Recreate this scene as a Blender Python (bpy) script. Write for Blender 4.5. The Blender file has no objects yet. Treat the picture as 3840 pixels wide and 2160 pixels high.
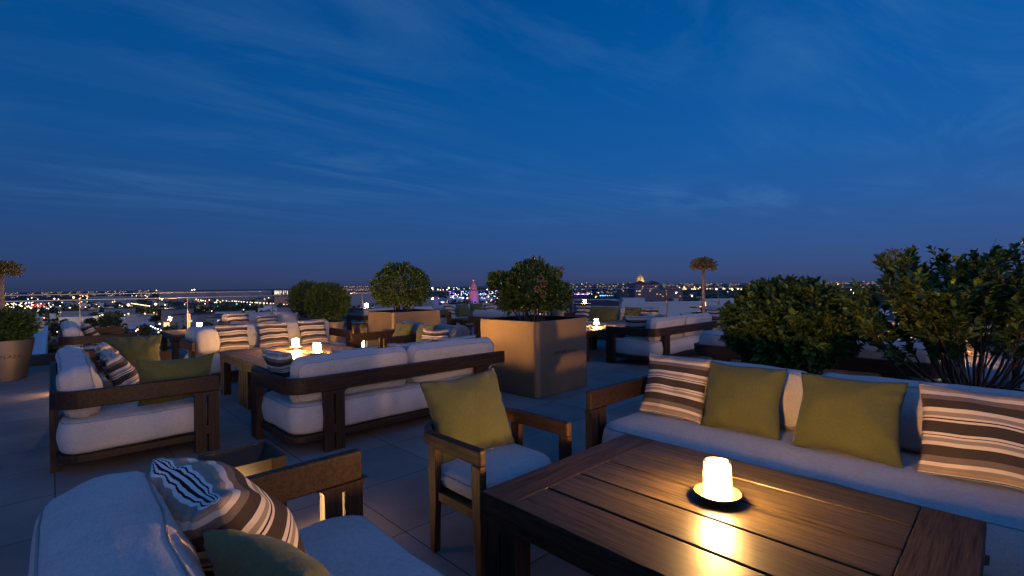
import bpy, bmesh, math, random
from mathutils import Vector, Matrix, Euler, noise
R = math.radians
PI = math.pi
scene = bpy.context.scene
col = scene.collection
rnd = random.Random(7)

# ------------------------------------------------------------------ camera
F, YAW, PITCH, ROLL, EYE = 1804.8, R(46.278), R(-0.2597), R(0.7059), 1.5
fw = Vector((math.cos(YAW) * math.cos(PITCH), math.sin(YAW) * math.cos(PITCH), math.sin(PITCH)))
_r0 = Vector((math.sin(YAW), -math.cos(YAW), 0))
_u0 = _r0.cross(fw)
rt = _r0 * math.cos(ROLL) - _u0 * math.sin(ROLL)
up = rt.cross(fw)
cd = bpy.data.cameras.new('camera')
cam = bpy.data.objects.new('camera', cd)
col.objects.link(cam)
m = Matrix((rt, up, -fw)).transposed().to_4x4()
m.translation = Vector((0, 0, EYE))
cam.matrix_world = m
cd.sensor_width = 36
cd.lens = F / 3840 * 36
cd.clip_start = 0.05
cd.clip_end = 60000
scene.camera = cam
HFW = Vector((math.cos(YAW), math.sin(YAW)))
HRT = Vector((math.sin(YAW), -math.cos(YAW)))


def far(px, d):
    """ground point seen in column px at depth d (city placing)"""
    l = (px - 1920) / F * d
    return HFW * d + HRT * l


def hor(px):
    return 1072 - 0.01232 * (px - 1920)


# ------------------------------------------------------------------ helpers
def link(o, parent=None):
    col.objects.link(o)
    if parent is not None:
        o.parent = parent
    return o


def obj(name, bm, mat, parent=None, smooth=False, bevel=0, seg=2, angle=None):
    me = bpy.data.meshes.new(name)
    if isinstance(bm, bmesh.types.BMesh):
        bmesh.ops.recalc_face_normals(bm, faces=bm.faces[:])
        bm.to_mesh(me)
        bm.free()
    o = bpy.data.objects.new(name, me)
    for mm in (mat if isinstance(mat, (list, tuple)) else [mat]):
        me.materials.append(mm)
    if smooth:
        for p in me.polygons:
            p.use_smooth = True
        if angle:
            try:
                me.set_sharp_from_angle(angle=R(angle))
            except Exception:
                pass
    if bevel:
        b = o.modifiers.new('bevel', 'BEVEL')
        b.width = bevel
        b.segments = seg
        b.limit_method = 'ANGLE'
        b.angle_limit = R(40)
        b.harden_normals = False
    return link(o, parent)


def tag(o, label=None, cat=None, group=None, kind=None):
    if label: o['label'] = label
    if cat: o['category'] = cat
    if group: o['group'] = group
    if kind: o['kind'] = kind
    return o


def empty(name, loc=(0, 0, 0), rz=0):
    o = bpy.data.objects.new(name, None)
    o.location = loc
    o.rotation_euler = (0, 0, rz)
    o.empty_display_size = 0.1
    return link(o)


KIDS = {}


def kids(o):
    return [c for c in bpy.data.objects if c.parent == o]


def copy_tree(o, parent=None):
    c = o.copy()
    link(c, parent)
    for ch in kids(o):
        copy_tree(ch, c)
    return c


def NB():
    return bmesh.new()


def box(bm, x0, x1, y0, y1, z0, z1):
    vs = [bm.verts.new(p) for p in ((x0, y0, z0), (x1, y0, z0), (x1, y1, z0), (x0, y1, z0),
                                    (x0, y0, z1), (x1, y0, z1), (x1, y1, z1), (x0, y1, z1))]
    for f in ((0, 3, 2, 1), (4, 5, 6, 7), (0, 1, 5, 4), (1, 2, 6, 5), (2, 3, 7, 6), (3, 0, 4, 7)):
        bm.faces.new([vs[i] for i in f])
    return vs


def prism(bm, poly, z0, z1, M=None):
    lo = [bm.verts.new((p[0], p[1], z0)) for p in poly]
    hi = [bm.verts.new((p[0], p[1], z1)) for p in poly]
    n = len(poly)
    bm.faces.new(lo[::-1])
    bm.faces.new(hi)
    for i in range(n):
        bm.faces.new((lo[i], lo[(i + 1) % n], hi[(i + 1) % n], hi[i]))
    if M is not None:
        bmesh.ops.transform(bm, matrix=M, verts=lo + hi)


def band(bm, outer, inner, z0, z1, closed=False):
    n = len(outer)
    V = [[bm.verts.new((p[0], p[1], z)) for p in pts] for pts, z in ((outer, z0), (outer, z1), (inner, z1), (inner, z0))]
    rng = range(n if closed else n - 1)
    for i in rng:
        j = (i + 1) % n
        for a in range(4):
            b = (a + 1) % 4
            bm.faces.new((V[a][i], V[a][j], V[b][j], V[b][i]))
    if not closed:
        bm.faces.new([V[a][0] for a in range(4)])
        bm.faces.new([V[a][-1] for a in range(3, -1, -1)])


def lathe(bm, prof, n=32, cx=0, cy=0, cap0=False, cap1=False, M=None):
    rings = []
    for r, z in prof:
        rings.append([bm.verts.new((cx + r * math.cos(2 * PI * i / n), cy + r * math.sin(2 * PI * i / n), z)) for i in range(n)])
    for a, b in zip(rings, rings[1:]):
        for i in range(n):
            j = (i + 1) % n
            bm.faces.new((a[i], a[j], b[j], b[i]))
    if cap0: bm.faces.new(rings[0][::-1])
    if cap1: bm.faces.new(rings[-1])


def tube(bm, pts, radii, n=6):
    rings = []
    pts = [Vector(p) for p in pts]
    for i, p in enumerate(pts):
        d = (pts[min(i + 1, len(pts) - 1)] - pts[max(i - 1, 0)]).normalized()
        a = d.orthogonal().normalized()
        b = d.cross(a)
        r = radii[i] if isinstance(radii, (list, tuple)) else radii
        rings.append([bm.verts.new(p + (a * math.cos(2 * PI * k / n) + b * math.sin(2 * PI * k / n)) * r) for k in range(n)])
    for A, B in zip(rings, rings[1:]):
        # match starting angle to limit twist
        off = min(range(n), key=lambda k: (B[k].co - A[0].co).length)
        for k in range(n):
            bm.faces.new((A[k], A[(k + 1) % n], B[(k + 1 + off) % n], B[(k + off) % n]))
    bm.faces.new(rings[0][::-1])
    bm.faces.new(rings[-1])


def rrect(w, d, r, k=6, inset=0, sub=1):
    """rounded rectangle outline centred on the origin"""
    w2, d2 = w / 2 - inset, d / 2 - inset
    r = max(min(r - inset * 0.6, w2 - 0.001, d2 - 0.001), 0.002)
    pts = []
    cs = ((w2 - r, d2 - r, 0), (-w2 + r, d2 - r, 90), (-w2 + r, -d2 + r, 180), (w2 - r, -d2 + r, 270))
    for i, (cx, cy, a0) in enumerate(cs):
        arc = [(cx + r * math.cos(R(a0 + 90 * t / k)), cy + r * math.sin(R(a0 + 90 * t / k))) for t in range(k + 1)]
        pts += arc
        nx = cs[(i + 1) % 4]
        e = (nx[0] + r * math.cos(R(nx[2])), nx[1] + r * math.sin(R(nx[2])))
        s = arc[-1]
        for q in range(1, sub):
            t = q / sub
            pts.append((s[0] + (e[0] - s[0]) * t, s[1] + (e[1] - s[1]) * t))
    return pts


def soft(w, d, h, rc=0.06, re=0.05, bulge=0.02, crown=0.02, wob=0.006, seed=0, sub=8):
    """upholstered block: w x d in plan, h high, base at z=0"""
    bm = NB()
    rings = []
    k = 4
    def ring(inset, z, cz=0):
        return [bm.verts.new((x, y, z)) for x, y in rrect(w, d, rc, 5, inset, sub)]
    for t in range(k + 1):
        a = R(90 * t / k)
        rings.append(ring(re * (1 - math.sin(a)), re * (1 - math.cos(a))))
    for z in (0.3, 0.5, 0.7):
        b = bulge * (1 - abs(z - 0.5) * 2) ** 0.5
        zz = re + (h - 2 * re) * z
        rings.append(ring(-b * 0.8, zz))
    for t in range(k + 1):
        a = R(90 * t / k)
        rings.append(ring(re * (1 - math.cos(a)), h - re + re * math.sin(a)))
    mn = min(w, d) / 2 - re
    for fr, cr in ((0.25, 0.5), (0.5, 0.8), (0.75, 0.95), (0.97, 1.0)):
        rings.append(ring(re + mn * fr, h + crown * cr))
    n = len(rings[0])
    for A, B in zip(rings, rings[1:]):
        for i in range(n):
            bm.faces.new((A[i], A[(i + 1) % n], B[(i + 1) % n], B[i]))
    bm.faces.new(rings[0][::-1])
    bm.faces.new(rings[-1])
    for v in bm.verts:
        v.co = warp(v.co, wob, seed)
    return bm


def warp(co, wob, seed):
    off = Vector((seed * 3.7, seed * 1.9, seed * 5.1))
    return co + noise.noise_vector(co * 3.2 + off) * wob + noise.noise_vector(co * 9 + off) * wob * 0.35


def welt(w, d, rc, ins, z, wob, seed, r=0.0038):
    """sewn piping that follows a seam of a soft block"""
    bm = NB()
    p = [warp(Vector((x, y, z)), wob, seed) for x, y in rrect(w, d, rc, 5, ins, 8)]
    tube(bm, p + [p[0]], r, 5)
    return bm


# ------------------------------------------------------------------ materials
def mat(name, base=(0.5, 0.5, 0.5), rough=0.6, metal=0.0, spec=0.5, emit=None, est=0.0):
    M = bpy.data.materials.new(name)
    M.use_nodes = True
    b = M.node_tree.nodes['Principled BSDF']
    b.inputs['Base Color'].default_value = (*base, 1)
    b.inputs['Roughness'].default_value = rough
    b.inputs['Metallic'].default_value = metal
    b.inputs['Specular IOR Level'].default_value = spec
    if emit:
        b.inputs['Emission Color'].default_value = (*emit, 1)
        b.inputs['Emission Strength'].default_value = est
    return M


def N(M, t, **kw):
    n = M.node_tree.nodes.new(t)
    for k, v in kw.items():
        if k in n.inputs: n.inputs[k].default_value = v
        else: setattr(n, k, v)
    return n


def L(M, a, b):
    M.node_tree.links.new(a, b)


def ramp(M, fac, stops, interp='LINEAR'):
    n = N(M, 'ShaderNodeValToRGB')
    cr = n.color_ramp
    cr.interpolation = interp
    while len(cr.elements) < len(stops):
        cr.elements.new(0.5)
    for e, (p, c) in zip(cr.elements, stops):
        e.position = p
        e.color = (*c, 1)
    if fac is not None: L(M, fac, n.inputs[0])
    return n


def bsdf(M):
    return M.node_tree.nodes['Principled BSDF']


def coords(M, kind='Object', scale=(1, 1, 1)):
    tc = N(M, 'ShaderNodeTexCoord')
    mp = N(M, 'ShaderNodeMapping')
    mp.inputs['Scale'].default_value = scale
    L(M, tc.outputs[kind], mp.inputs['Vector'])
    return mp.outputs['Vector']


def noisetex(M, vec, scale, detail=3, rough=0.6):
    n = N(M, 'ShaderNodeTexNoise')
    n.inputs['Scale'].default_value = scale
    n.inputs['Detail'].default_value = detail
    n.inputs['Roughness'].default_value = rough
    L(M, vec, n.inputs['Vector'])
    return n.outputs['Fac']


def bump(M, h, strength=0.3, dist=0.002):
    b = N(M, 'ShaderNodeBump')
    b.inputs['Strength'].default_value = strength
    b.inputs['Distance'].default_value = dist
    L(M, h, b.inputs['Height'])
    L(M, b.outputs['Normal'], bsdf(M).inputs['Normal'])


def fabric(name, c1, c2, weave=420, big=3.0):
    M = mat(name, c1, 0.9, spec=0.15)
    v = coords(M, 'Object', (1, 1, 1))
    vs = coords(M, 'Object', (1.0, 1.0, 0.28))
    f = noisetex(M, vs, weave, 2)
    g = noisetex(M, v, big, 2)
    slub = noisetex(M, coords(M, 'Object', (0.5, 0.5, 2.0)), weave * 0.33, 3, 0.7)
    mx = N(M, 'ShaderNodeMath', operation='MULTIPLY_ADD')
    fs = N(M, 'ShaderNodeMath', operation='MULTIPLY_ADD'); L(M, f, fs.inputs[0]); fs.inputs[1].default_value = 0.5
    sh = N(M, 'ShaderNodeMath', operation='MULTIPLY'); L(M, slub, sh.inputs[0]); sh.inputs[1].default_value = 0.5
    L(M, sh.outputs[0], fs.inputs[2])
    L(M, fs.outputs[0], mx.inputs[0]); mx.inputs[1].default_value = 0.75
    mg = N(M, 'ShaderNodeMath', operation='MULTIPLY'); L(M, g, mg.inputs[0]); mg.inputs[1].default_value = 0.25
    L(M, mg.outputs[0], mx.inputs[2])
    rp = ramp(M, mx.outputs[0], [(0.36, c2), (0.64, c1)])
    L(M, rp.outputs[0], bsdf(M).inputs['Base Color'])
    wr_ = noisetex(M, v, 9.0, 4, 0.55)
    bw = N(M, 'ShaderNodeMath', operation='MULTIPLY_ADD'); L(M, wr_, bw.inputs[0]); bw.inputs[1].default_value = 7.0; L(M, fs.outputs[0], bw.inputs[2])
    bump(M, bw.outputs[0], 0.5, 0.0022)
    bsdf(M).inputs['Sheen Weight'].default_value = 0.15
    return M


M_linen = fabric('linen_light_grey', (0.56, 0.52, 0.47), (0.36, 0.34, 0.31), 260)
M_welt = mat('linen_welt', (0.30, 0.28, 0.25), 0.9)
M_mottle = fabric('mottled_grey_weave', (0.42, 0.37, 0.30), (0.12, 0.12, 0.13), 130)
M_olive = fabric('olive_green_cloth', (0.118, 0.122, 0.040), (0.070, 0.074, 0.025), 330)
M_olive_dark = M_olive


def wood(name, c1, c2, rough=0.45, axis=0, scale=1.0, spec=0.4):
    M = mat(name, c1, rough, spec=spec)
    s = [38 * scale] * 3
    s[axis] = 1.6 * scale
    v = coords(M, 'Object', tuple(s))
    f = noisetex(M, v, 1.0, 5, 0.65)
    v2 = coords(M, 'Object', tuple(x * 3.5 for x in s))
    f2 = noisetex(M, v2, 1.3, 3, 0.6)
    mx = N(M, 'ShaderNodeMath', operation='MULTIPLY_ADD')
    L(M, f2, mx.inputs[0]); mx.inputs[1].default_value = 0.5
    mh = N(M, 'ShaderNodeMath', operation='MULTIPLY'); L(M, f, mh.inputs[0]); mh.inputs[1].default_value = 0.5
    L(M, mh.outputs[0], mx.inputs[2])
    rp = ramp(M, mx.outputs[0], [(0.40, c2), (0.52, c1), (0.64, tuple(min(1, x * 1.55) for x in c1))])
    L(M, rp.outputs[0], bsdf(M).inputs['Base Color'])
    rr = N(M, 'ShaderNodeMapRange')
    L(M, mx.outputs[0], rr.inputs[0])
    rr.inputs[1].default_value = 0.35; rr.inputs[2].default_value = 0.65
    rr.inputs[3].default_value = rough + 0.12; rr.inputs[4].default_value = max(0.1, rough - 0.08)
    L(M, rr.outputs[0], bsdf(M).inputs['Roughness'])
    bump(M, mx.outputs[0], 0.25, 0.0012)
    return M


M_frame = wood('dark_stained_wood_x', (0.038, 0.020, 0.0105), (0.014, 0.008, 0.0045), 0.5, 0, 1.0, 0.25)
M_frame_z = wood('dark_stained_wood_z', (0.038, 0.020, 0.0105), (0.014, 0.008, 0.0045), 0.5, 2, 1.0, 0.25)
M_chair = wood('brown_teak_x', (0.058, 0.029, 0.011), (0.022, 0.011, 0.005), 0.5, 1, 1.0, 0.3)
M_chair_z = wood('brown_teak_z', (0.058, 0.029, 0.011), (0.022, 0.011, 0.005), 0.5, 2, 1.0, 0.3)
M_top = wood('tabletop_wood', (0.037, 0.0275, 0.0135), (0.006, 0.0042, 0.0025), 0.38, 0, 1.0, 0.2)
M_top_end = wood('tabletop_end_wood', (0.036, 0.0235, 0.0115), (0.009, 0.0055, 0.0035), 0.5, 1, 1.0, 0.22)

M_top2 = wood('pale_tabletop_wood', (0.105, 0.066, 0.034), (0.036, 0.022, 0.013), 0.46, 0, 1.0, 0.25)
M_top2_end = wood('pale_end_wood', (0.095, 0.060, 0.031), (0.034, 0.021, 0.012), 0.48, 1, 1.0, 0.25)

M_bronze = mat('bronze_powder_coat', (0.25, 0.165, 0.085), 0.54, 0.7, 0.45)
_v = coords(M_bronze, 'Object')
_n = noisetex(M_bronze, coords(M_bronze, 'Object', (3, 3, 1.2)), 1.0, 6, 0.6)
_rp = ramp(M_bronze, _n, [(0.3, (0.245, 0.172, 0.106)), (0.7, (0.285, 0.20, 0.123))])
L(M_bronze, _rp.outputs[0], bsdf(M_bronze).inputs['Base Color'])
_n2 = noisetex(M_bronze, _v, 300, 2)
bump(M_bronze, _n2, 0.08, 0.0006)
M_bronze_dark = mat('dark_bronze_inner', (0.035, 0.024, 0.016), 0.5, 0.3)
M_letter = mat('lettering_dark', (0.02, 0.012, 0.008), 0.5)
M_soil = mat('dark_soil', (0.02, 0.015, 0.01), 0.95)
_n = noisetex(M_soil, coords(M_soil), 40, 4)
bump(M_soil, _n, 1.0, 0.03)
M_lantern = mat('dark_lantern_metal', (0.045, 0.030, 0.017), 0.5, 0.2, 0.3)
M_brass = mat('brass_saucer', (0.32, 0.19, 0.045), 0.4, 0.3)
M_steel = mat('brushed_steel', (0.55, 0.5, 0.44), 0.28, 0.95)
M_black = mat('black_void', (0.01, 0.01, 0.012), 0.7)

M_diff = mat('lamp_diffuser_glow', (0.8, 0.7, 0.5), 0.5, emit=(1.0, 0.55, 0.19), est=1150)
M_glow_box = mat('lantern_glow', (0.8, 0.7, 0.5), 0.5, emit=(1.0, 0.58, 0.22), est=46)


def thin_glass(name, tint, gl=0.08, rough=0.02):
    M = bpy.data.materials.new(name)
    M.use_nodes = True
    nt = M.node_tree
    nt.nodes.clear()
    out = nt.nodes.new('ShaderNodeOutputMaterial')
    tr = nt.nodes.new('ShaderNodeBsdfTransparent'); tr.inputs[0].default_value = (*tint, 1)
    gs = nt.nodes.new('ShaderNodeBsdfGlossy'); gs.inputs['Roughness'].default_value = rough
    lw = nt.nodes.new('ShaderNodeFresnel'); lw.inputs[0].default_value = 1.25
    mx = nt.nodes.new('ShaderNodeMixShader')
    mu = nt.nodes.new('ShaderNodeMath'); mu.operation = 'MULTIPLY_ADD'
    nt.links.new(lw.outputs[0], mu.inputs[0]); mu.inputs[1].default_value = 1.0; mu.inputs[2].default_value = gl * 0.2
    nt.links.new(mu.outputs[0], mx.inputs[0])
    nt.links.new(tr.outputs[0], mx.inputs[1]); nt.links.new(gs.outputs[0], mx.inputs[2])
    nt.links.new(mx.outputs[0], out.inputs[0])
    return M


M_glass = thin_glass('railing_glass', (0.93, 0.96, 0.97))
M_lampglass = thin_glass('lamp_glass', (0.97, 0.93, 0.85), 0.2)
_nt = M_lampglass.node_tree
_o = [n for n in _nt.nodes if n.type == 'OUTPUT_MATERIAL'][0]
_prev = _o.inputs[0].links[0].from_socket
_tl = _nt.nodes.new('ShaderNodeBsdfTranslucent'); _tl.inputs[0].default_value = (0.95, 0.9, 0.8, 1)
_mx = _nt.nodes.new('ShaderNodeMixShader'); _mx.inputs[0].default_value = 0.03
_nt.links.new(_prev, _mx.inputs[1]); _nt.links.new(_tl.outputs[0], _mx.inputs[2]); _nt.links.new(_mx.outputs[0], _o.inputs[0])

# striped cushion cloth: stripes run across the cushion (uv v goes bottom to top)
TAN, CRM, TAU, DRK, BLK, GRY, WHT = ((0.40, 0.29, 0.18), (0.66, 0.56, 0.43), (0.17, 0.135, 0.105), (0.055, 0.042, 0.033),
                                     (0.014, 0.014, 0.018), (0.28, 0.235, 0.19), (0.70, 0.66, 0.60))
ST = [(0.0, WHT), (0.02, BLK), (0.035, WHT), (0.055, TAN), (0.10, GRY), (0.135, CRM), (0.175, TAU), (0.235, DRK), (0.335, CRM),
      (0.37, GRY), (0.405, CRM), (0.425, BLK), (0.433, CRM), (0.455, DRK), (0.56, CRM), (0.582, BLK), (0.59, CRM), (0.612, GRY), (0.65, CRM),
      (0.69, DRK), (0.775, TAU), (0.83, CRM), (0.872, TAN), (0.905, GRY), (0.945, WHT), (0.958, BLK), (0.968, WHT), (0.978, BLK), (0.99, WHT)]
M_stripe = mat('striped_outdoor_cloth', (0.4, 0.3, 0.2), 0.85, spec=0.15)
_uv = N(M_stripe, 'ShaderNodeUVMap')
_sep = N(M_stripe, 'ShaderNodeSeparateXYZ')
L(M_stripe, _uv.outputs[0], _sep.inputs[0])
_rp = ramp(M_stripe, _sep.outputs[1], ST[:29], 'CONSTANT')
L(M_stripe, _rp.outputs[0], bsdf(M_stripe).inputs['Base Color'])
_n = noisetex(M_stripe, coords(M_stripe, 'Object', (1, 1, 0.5)), 11, 4)
bump(M_stripe, _n, 0.5, 0.014)


def leafmat(name, c, c2, rough=0.42):
    M = mat(name, c, rough, spec=0.35)
    g = N(M, 'ShaderNodeNewGeometry')
    rp = ramp(M, g.outputs['Random Per Island'], [(0.0, c2), (0.55, c), (0.92, tuple(min(1, x * 1.7) for x in c)), (1.0, (c[0] * 2.2, c[1] * 1.7, c[2]))])
    L(M, rp.outputs[0], bsdf(M).inputs['Base Color'])
    bsdf(M).inputs['Subsurface Weight'].default_value = 0.0
    return M


M_leaf = leafmat('glossy_green_leaf', (0.088, 0.135, 0.022), (0.034, 0.062, 0.012))
M_leaf_dark = leafmat('dark_green_leaf', (0.072, 0.118, 0.022), (0.026, 0.052, 0.011))
M_leaf_gold = leafmat('yellow_green_leaf', (0.24, 0.19, 0.05), (0.11, 0.095, 0.028))
M_bark = mat('brown_bark', (0.11, 0.07, 0.042), 0.85)
_n = noisetex(M_bark, coords(M_bark, 'Object', (60, 60, 14)), 1, 4)
_rp = ramp(M_bark, _n, [(0.3, (0.06, 0.038, 0.024)), (0.7, (0.16, 0.105, 0.065))])
L(M_bark, _rp.outputs[0], bsdf(M_bark).inputs['Base Color'])
bump(M_bark, _n, 0.6, 0.004)
M_trunk = mat('pale_grey_bark', (0.30, 0.215, 0.15), 0.85)
_n = noisetex(M_trunk, coords(M_trunk, 'Object', (40, 40, 16)), 1, 4)
_rp = ramp(M_trunk, _n, [(0.3, (0.18, 0.125, 0.085)), (0.7, (0.38, 0.28, 0.19))])
L(M_trunk, _rp.outputs[0], bsdf(M_trunk).inputs['Base Color'])
bump(M_trunk, _n, 0.5, 0.004)
M_dry = mat('dry_brown_blossom', (0.30, 0.17, 0.10), 0.9)


# paving: large square slabs with thin dark joints
def paving():
    M = mat('stone_paving', (0.2, 0.18, 0.16), 0.7, spec=0.3)
    tc = N(M, 'ShaderNodeTexCoord')
    sp = N(M, 'ShaderNodeSeparateXYZ')
    L(M, tc.outputs['Object'], sp.inputs[0])
    gaps = []
    cells = []
    for ax, o0 in ((0, 0.0), (1, 0.265)):
        a = N(M, 'ShaderNodeMath', operation='ADD'); L(M, sp.outputs[ax], a.inputs[0]); a.inputs[1].default_value = -o0 + 77.5
        d = N(M, 'ShaderNodeMath', operation='DIVIDE'); L(M, a.outputs[0], d.inputs[0]); d.inputs[1].default_value = 0.775
        fl = N(M, 'ShaderNodeMath', operation='FLOOR'); L(M, d.outputs[0], fl.inputs[0])
        fr = N(M, 'ShaderNodeMath', operation='FRACT'); L(M, d.outputs[0], fr.inputs[0])
        s = N(M, 'ShaderNodeMath', operation='SUBTRACT'); L(M, fr.outputs[0], s.inputs[0]); s.inputs[1].default_value = 0.5
        ab = N(M, 'ShaderNodeMath', operation='ABSOLUTE'); L(M, s.outputs[0], ab.inputs[0])
        gt = N(M, 'ShaderNodeMath', operation='GREATER_THAN'); L(M, ab.outputs[0], gt.inputs[0]); gt.inputs[1].default_value = 0.4955
        gaps.append(gt); cells.append(fl)
    mxg = N(M, 'ShaderNodeMath', operation='MAXIMUM'); L(M, gaps[0].outputs[0], mxg.inputs[0]); L(M, gaps[1].outputs[0], mxg.inputs[1])
    cb = N(M, 'ShaderNodeCombineXYZ'); L(M, cells[0].outputs[0], cb.inputs[0]); L(M, cells[1].outputs[0], cb.inputs[1])
    wn = N(M, 'ShaderNodeTexWhiteNoise'); L(M, cb.outputs[0], wn.inputs['Vector'])
    n1 = noisetex(M, tc.outputs['Object'], 1.3, 4)
    n2 = noisetex(M, tc.outputs['Object'], 160, 2)
    v = N(M, 'ShaderNodeMath', operation='MULTIPLY_ADD'); L(M, wn.outputs[0], v.inputs[0]); v.inputs[1].default_value = 0.26; L(M, n1, v.inputs[2])
    v2 = N(M, 'ShaderNodeMath', operation='MULTIPLY_ADD'); L(M, n2, v2.inputs[0]); v2.inputs[1].default_value = 0.30; L(M, v.outputs[0], v2.inputs[2])
    rp = ramp(M, v2.outputs[0], [(0.38, (0.132, 0.102, 0.086)), (1.0, (0.30, 0.235, 0.198))])
    mc = N(M, 'ShaderNodeMix', data_type='RGBA')
    L(M, mxg.outputs[0], mc.inputs['Factor'])
    L(M, rp.outputs[0], mc.inputs['A'])
    mc.inputs['B'].default_value = (0.022, 0.02, 0.018, 1)
    L(M, mc.outputs['Result'], bsdf(M).inputs['Base Color'])
    inv = N(M, 'ShaderNodeMath', operation='SUBTRACT'); inv.inputs[0].default_value = 1; L(M, mxg.outputs[0], inv.inputs[1])
    ad = N(M, 'ShaderNodeMath', operation='MULTIPLY_ADD'); L(M, n2, ad.inputs[0]); ad.inputs[1].default_value = 0.12; L(M, inv.outputs[0], ad.inputs[2])
    bump(M, ad.outputs[0], 0.5, 0.003)
    return M


M_pave = paving()
M_concrete = mat('pale_concrete', (0.32, 0.31, 0.29), 0.8)
_n = noisetex(M_concrete, coords(M_concrete), 0.7, 4)
_rp = ramp(M_concrete, _n, [(0.3, (0.26, 0.25, 0.24)), (0.7, (0.38, 0.37, 0.35))])
L(M_concrete, _rp.outputs[0], bsdf(M_concrete).inputs['Base Color'])
M_curb = mat('dark_stone_kerb', (0.05, 0.045, 0.04), 0.75)

# ------------------------------------------------------------------ sky and light
W = bpy.data.worlds.new('World')
scene.world = W
W.use_nodes = True
nt = W.node_tree
bg = nt.nodes['Background']


def WN(t, **kw):
    n = nt.nodes.new(t)
    for k, v in kw.items():
        setattr(n, k, v)
    return n


tc = WN('ShaderNodeTexCoord')
sx = WN('ShaderNodeSeparateXYZ')
nt.links.new(tc.outputs['Generated'], sx.inputs[0])
rp = WN('ShaderNodeValToRGB')
els = [(0.0, (0.030, 0.047, 0.120)), (0.018, (0.036, 0.060, 0.160)), (0.067, (0.029, 0.076, 0.225)), (0.15, (0.018, 0.088, 0.285)),
       (0.25, (0.008, 0.092, 0.322)), (0.39, (0.002, 0.083, 0.312)), (0.51, (0.0, 0.070, 0.280)), (1.0, (0.0, 0.06, 0.24))]
while len(rp.color_ramp.elements) < len(els):
    rp.color_ramp.elements.new(0.5)
for e, (p, c) in zip(rp.color_ramp.elements, els):
    e.position = p
    e.color = (*c, 1)
nt.links.new(sx.outputs[2], rp.inputs[0])
# thin cirrus wisps: noise on a plane far overhead, stretched along one direction
mz = WN('ShaderNodeMath', operation='MAXIMUM'); nt.links.new(sx.outputs[2], mz.inputs[0]); mz.inputs[1].default_value = 0.06
dx = WN('ShaderNodeMath', operation='DIVIDE'); nt.links.new(sx.outputs[0], dx.inputs[0]); nt.links.new(mz.outputs[0], dx.inputs[1])
dy = WN('ShaderNodeMath', operation='DIVIDE'); nt.links.new(sx.outputs[1], dy.inputs[0]); nt.links.new(mz.outputs[0], dy.inputs[1])
cb = WN('ShaderNodeCombineXYZ'); nt.links.new(dx.outputs[0], cb.inputs[0]); nt.links.new(dy.outputs[0], cb.inputs[1])
mp = WN('ShaderNodeMapping'); nt.links.new(cb.outputs[0], mp.inputs[0])
mp.inputs['Rotation'].default_value = (0, 0, R(58)); mp.inputs['Scale'].default_value = (0.32, 1.0, 1)
cn = WN('ShaderNodeTexNoise'); cn.inputs['Scale'].default_value = 1.1; cn.inputs['Detail'].default_value = 8; cn.inputs['Roughness'].default_value = 0.62
cn.inputs['Distortion'].default_value = 1.3
nt.links.new(mp.outputs[0], cn.inputs['Vector'])
mp2 = WN('ShaderNodeMapping'); nt.links.new(cb.outputs[0], mp2.inputs[0])
mp2.inputs['Scale'].default_value = (0.28, 0.4, 1); mp2.inputs['Location'].default_value = (3.1, 1.7, 0)
cn2 = WN('ShaderNodeTexNoise'); cn2.inputs['Scale'].default_value = 1.0; cn2.inputs['Detail'].default_value = 3
nt.links.new(mp2.outputs[0], cn2.inputs['Vector'])
cr1 = WN('ShaderNodeMapRange'); nt.links.new(cn.outputs[0], cr1.inputs[0]); cr1.inputs[1].default_value = 0.44; cr1.inputs[2].default_value = 0.72
cr2 = WN('ShaderNodeMapRange'); nt.links.new(cn2.outputs[0], cr2.inputs[0]); cr2.inputs[1].default_value = 0.36; cr2.inputs[2].default_value = 0.66
cm = WN('ShaderNodeMath', operation='MULTIPLY'); nt.links.new(cr1.outputs[0], cm.inputs[0]); nt.links.new(cr2.outputs[0], cm.inputs[1])
fd = WN('ShaderNodeMapRange'); fd.interpolation_type = 'SMOOTHSTEP'; nt.links.new(sx.outputs[2], fd.inputs[0]); fd.inputs[1].default_value = 0.065; fd.inputs[2].default_value = 0.2
fd.inputs[3].default_value = 0.0; fd.inputs[4].default_value = 0.72
cs = WN('ShaderNodeMath', operation='MULTIPLY'); nt.links.new(cm.outputs[0], cs.inputs[0]); nt.links.new(fd.outputs[0], cs.inputs[1])
mc = WN('ShaderNodeMix', data_type='RGBA')
nt.links.new(cs.outputs[0], mc.inputs['Factor'])
nt.links.new(rp.outputs[0], mc.inputs['A'])
mc.inputs['B'].default_value = (0.050, 0.160, 0.375, 1)
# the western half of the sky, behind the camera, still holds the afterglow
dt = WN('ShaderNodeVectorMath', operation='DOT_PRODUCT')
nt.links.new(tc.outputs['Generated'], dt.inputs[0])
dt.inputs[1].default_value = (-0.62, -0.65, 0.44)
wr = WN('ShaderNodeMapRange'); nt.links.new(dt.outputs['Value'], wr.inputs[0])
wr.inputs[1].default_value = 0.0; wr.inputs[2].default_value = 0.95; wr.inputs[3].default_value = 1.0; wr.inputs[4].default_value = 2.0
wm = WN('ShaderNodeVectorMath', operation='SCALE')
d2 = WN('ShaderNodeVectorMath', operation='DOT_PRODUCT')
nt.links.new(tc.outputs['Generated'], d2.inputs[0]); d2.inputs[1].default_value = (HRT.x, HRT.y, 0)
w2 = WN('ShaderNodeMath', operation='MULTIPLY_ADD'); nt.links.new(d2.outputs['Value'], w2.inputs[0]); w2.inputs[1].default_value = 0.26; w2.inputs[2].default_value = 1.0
w3 = WN('ShaderNodeMath', operation='MULTIPLY'); nt.links.new(wr.outputs[0], w3.inputs[0]); nt.links.new(w2.outputs[0], w3.inputs[1])
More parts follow.
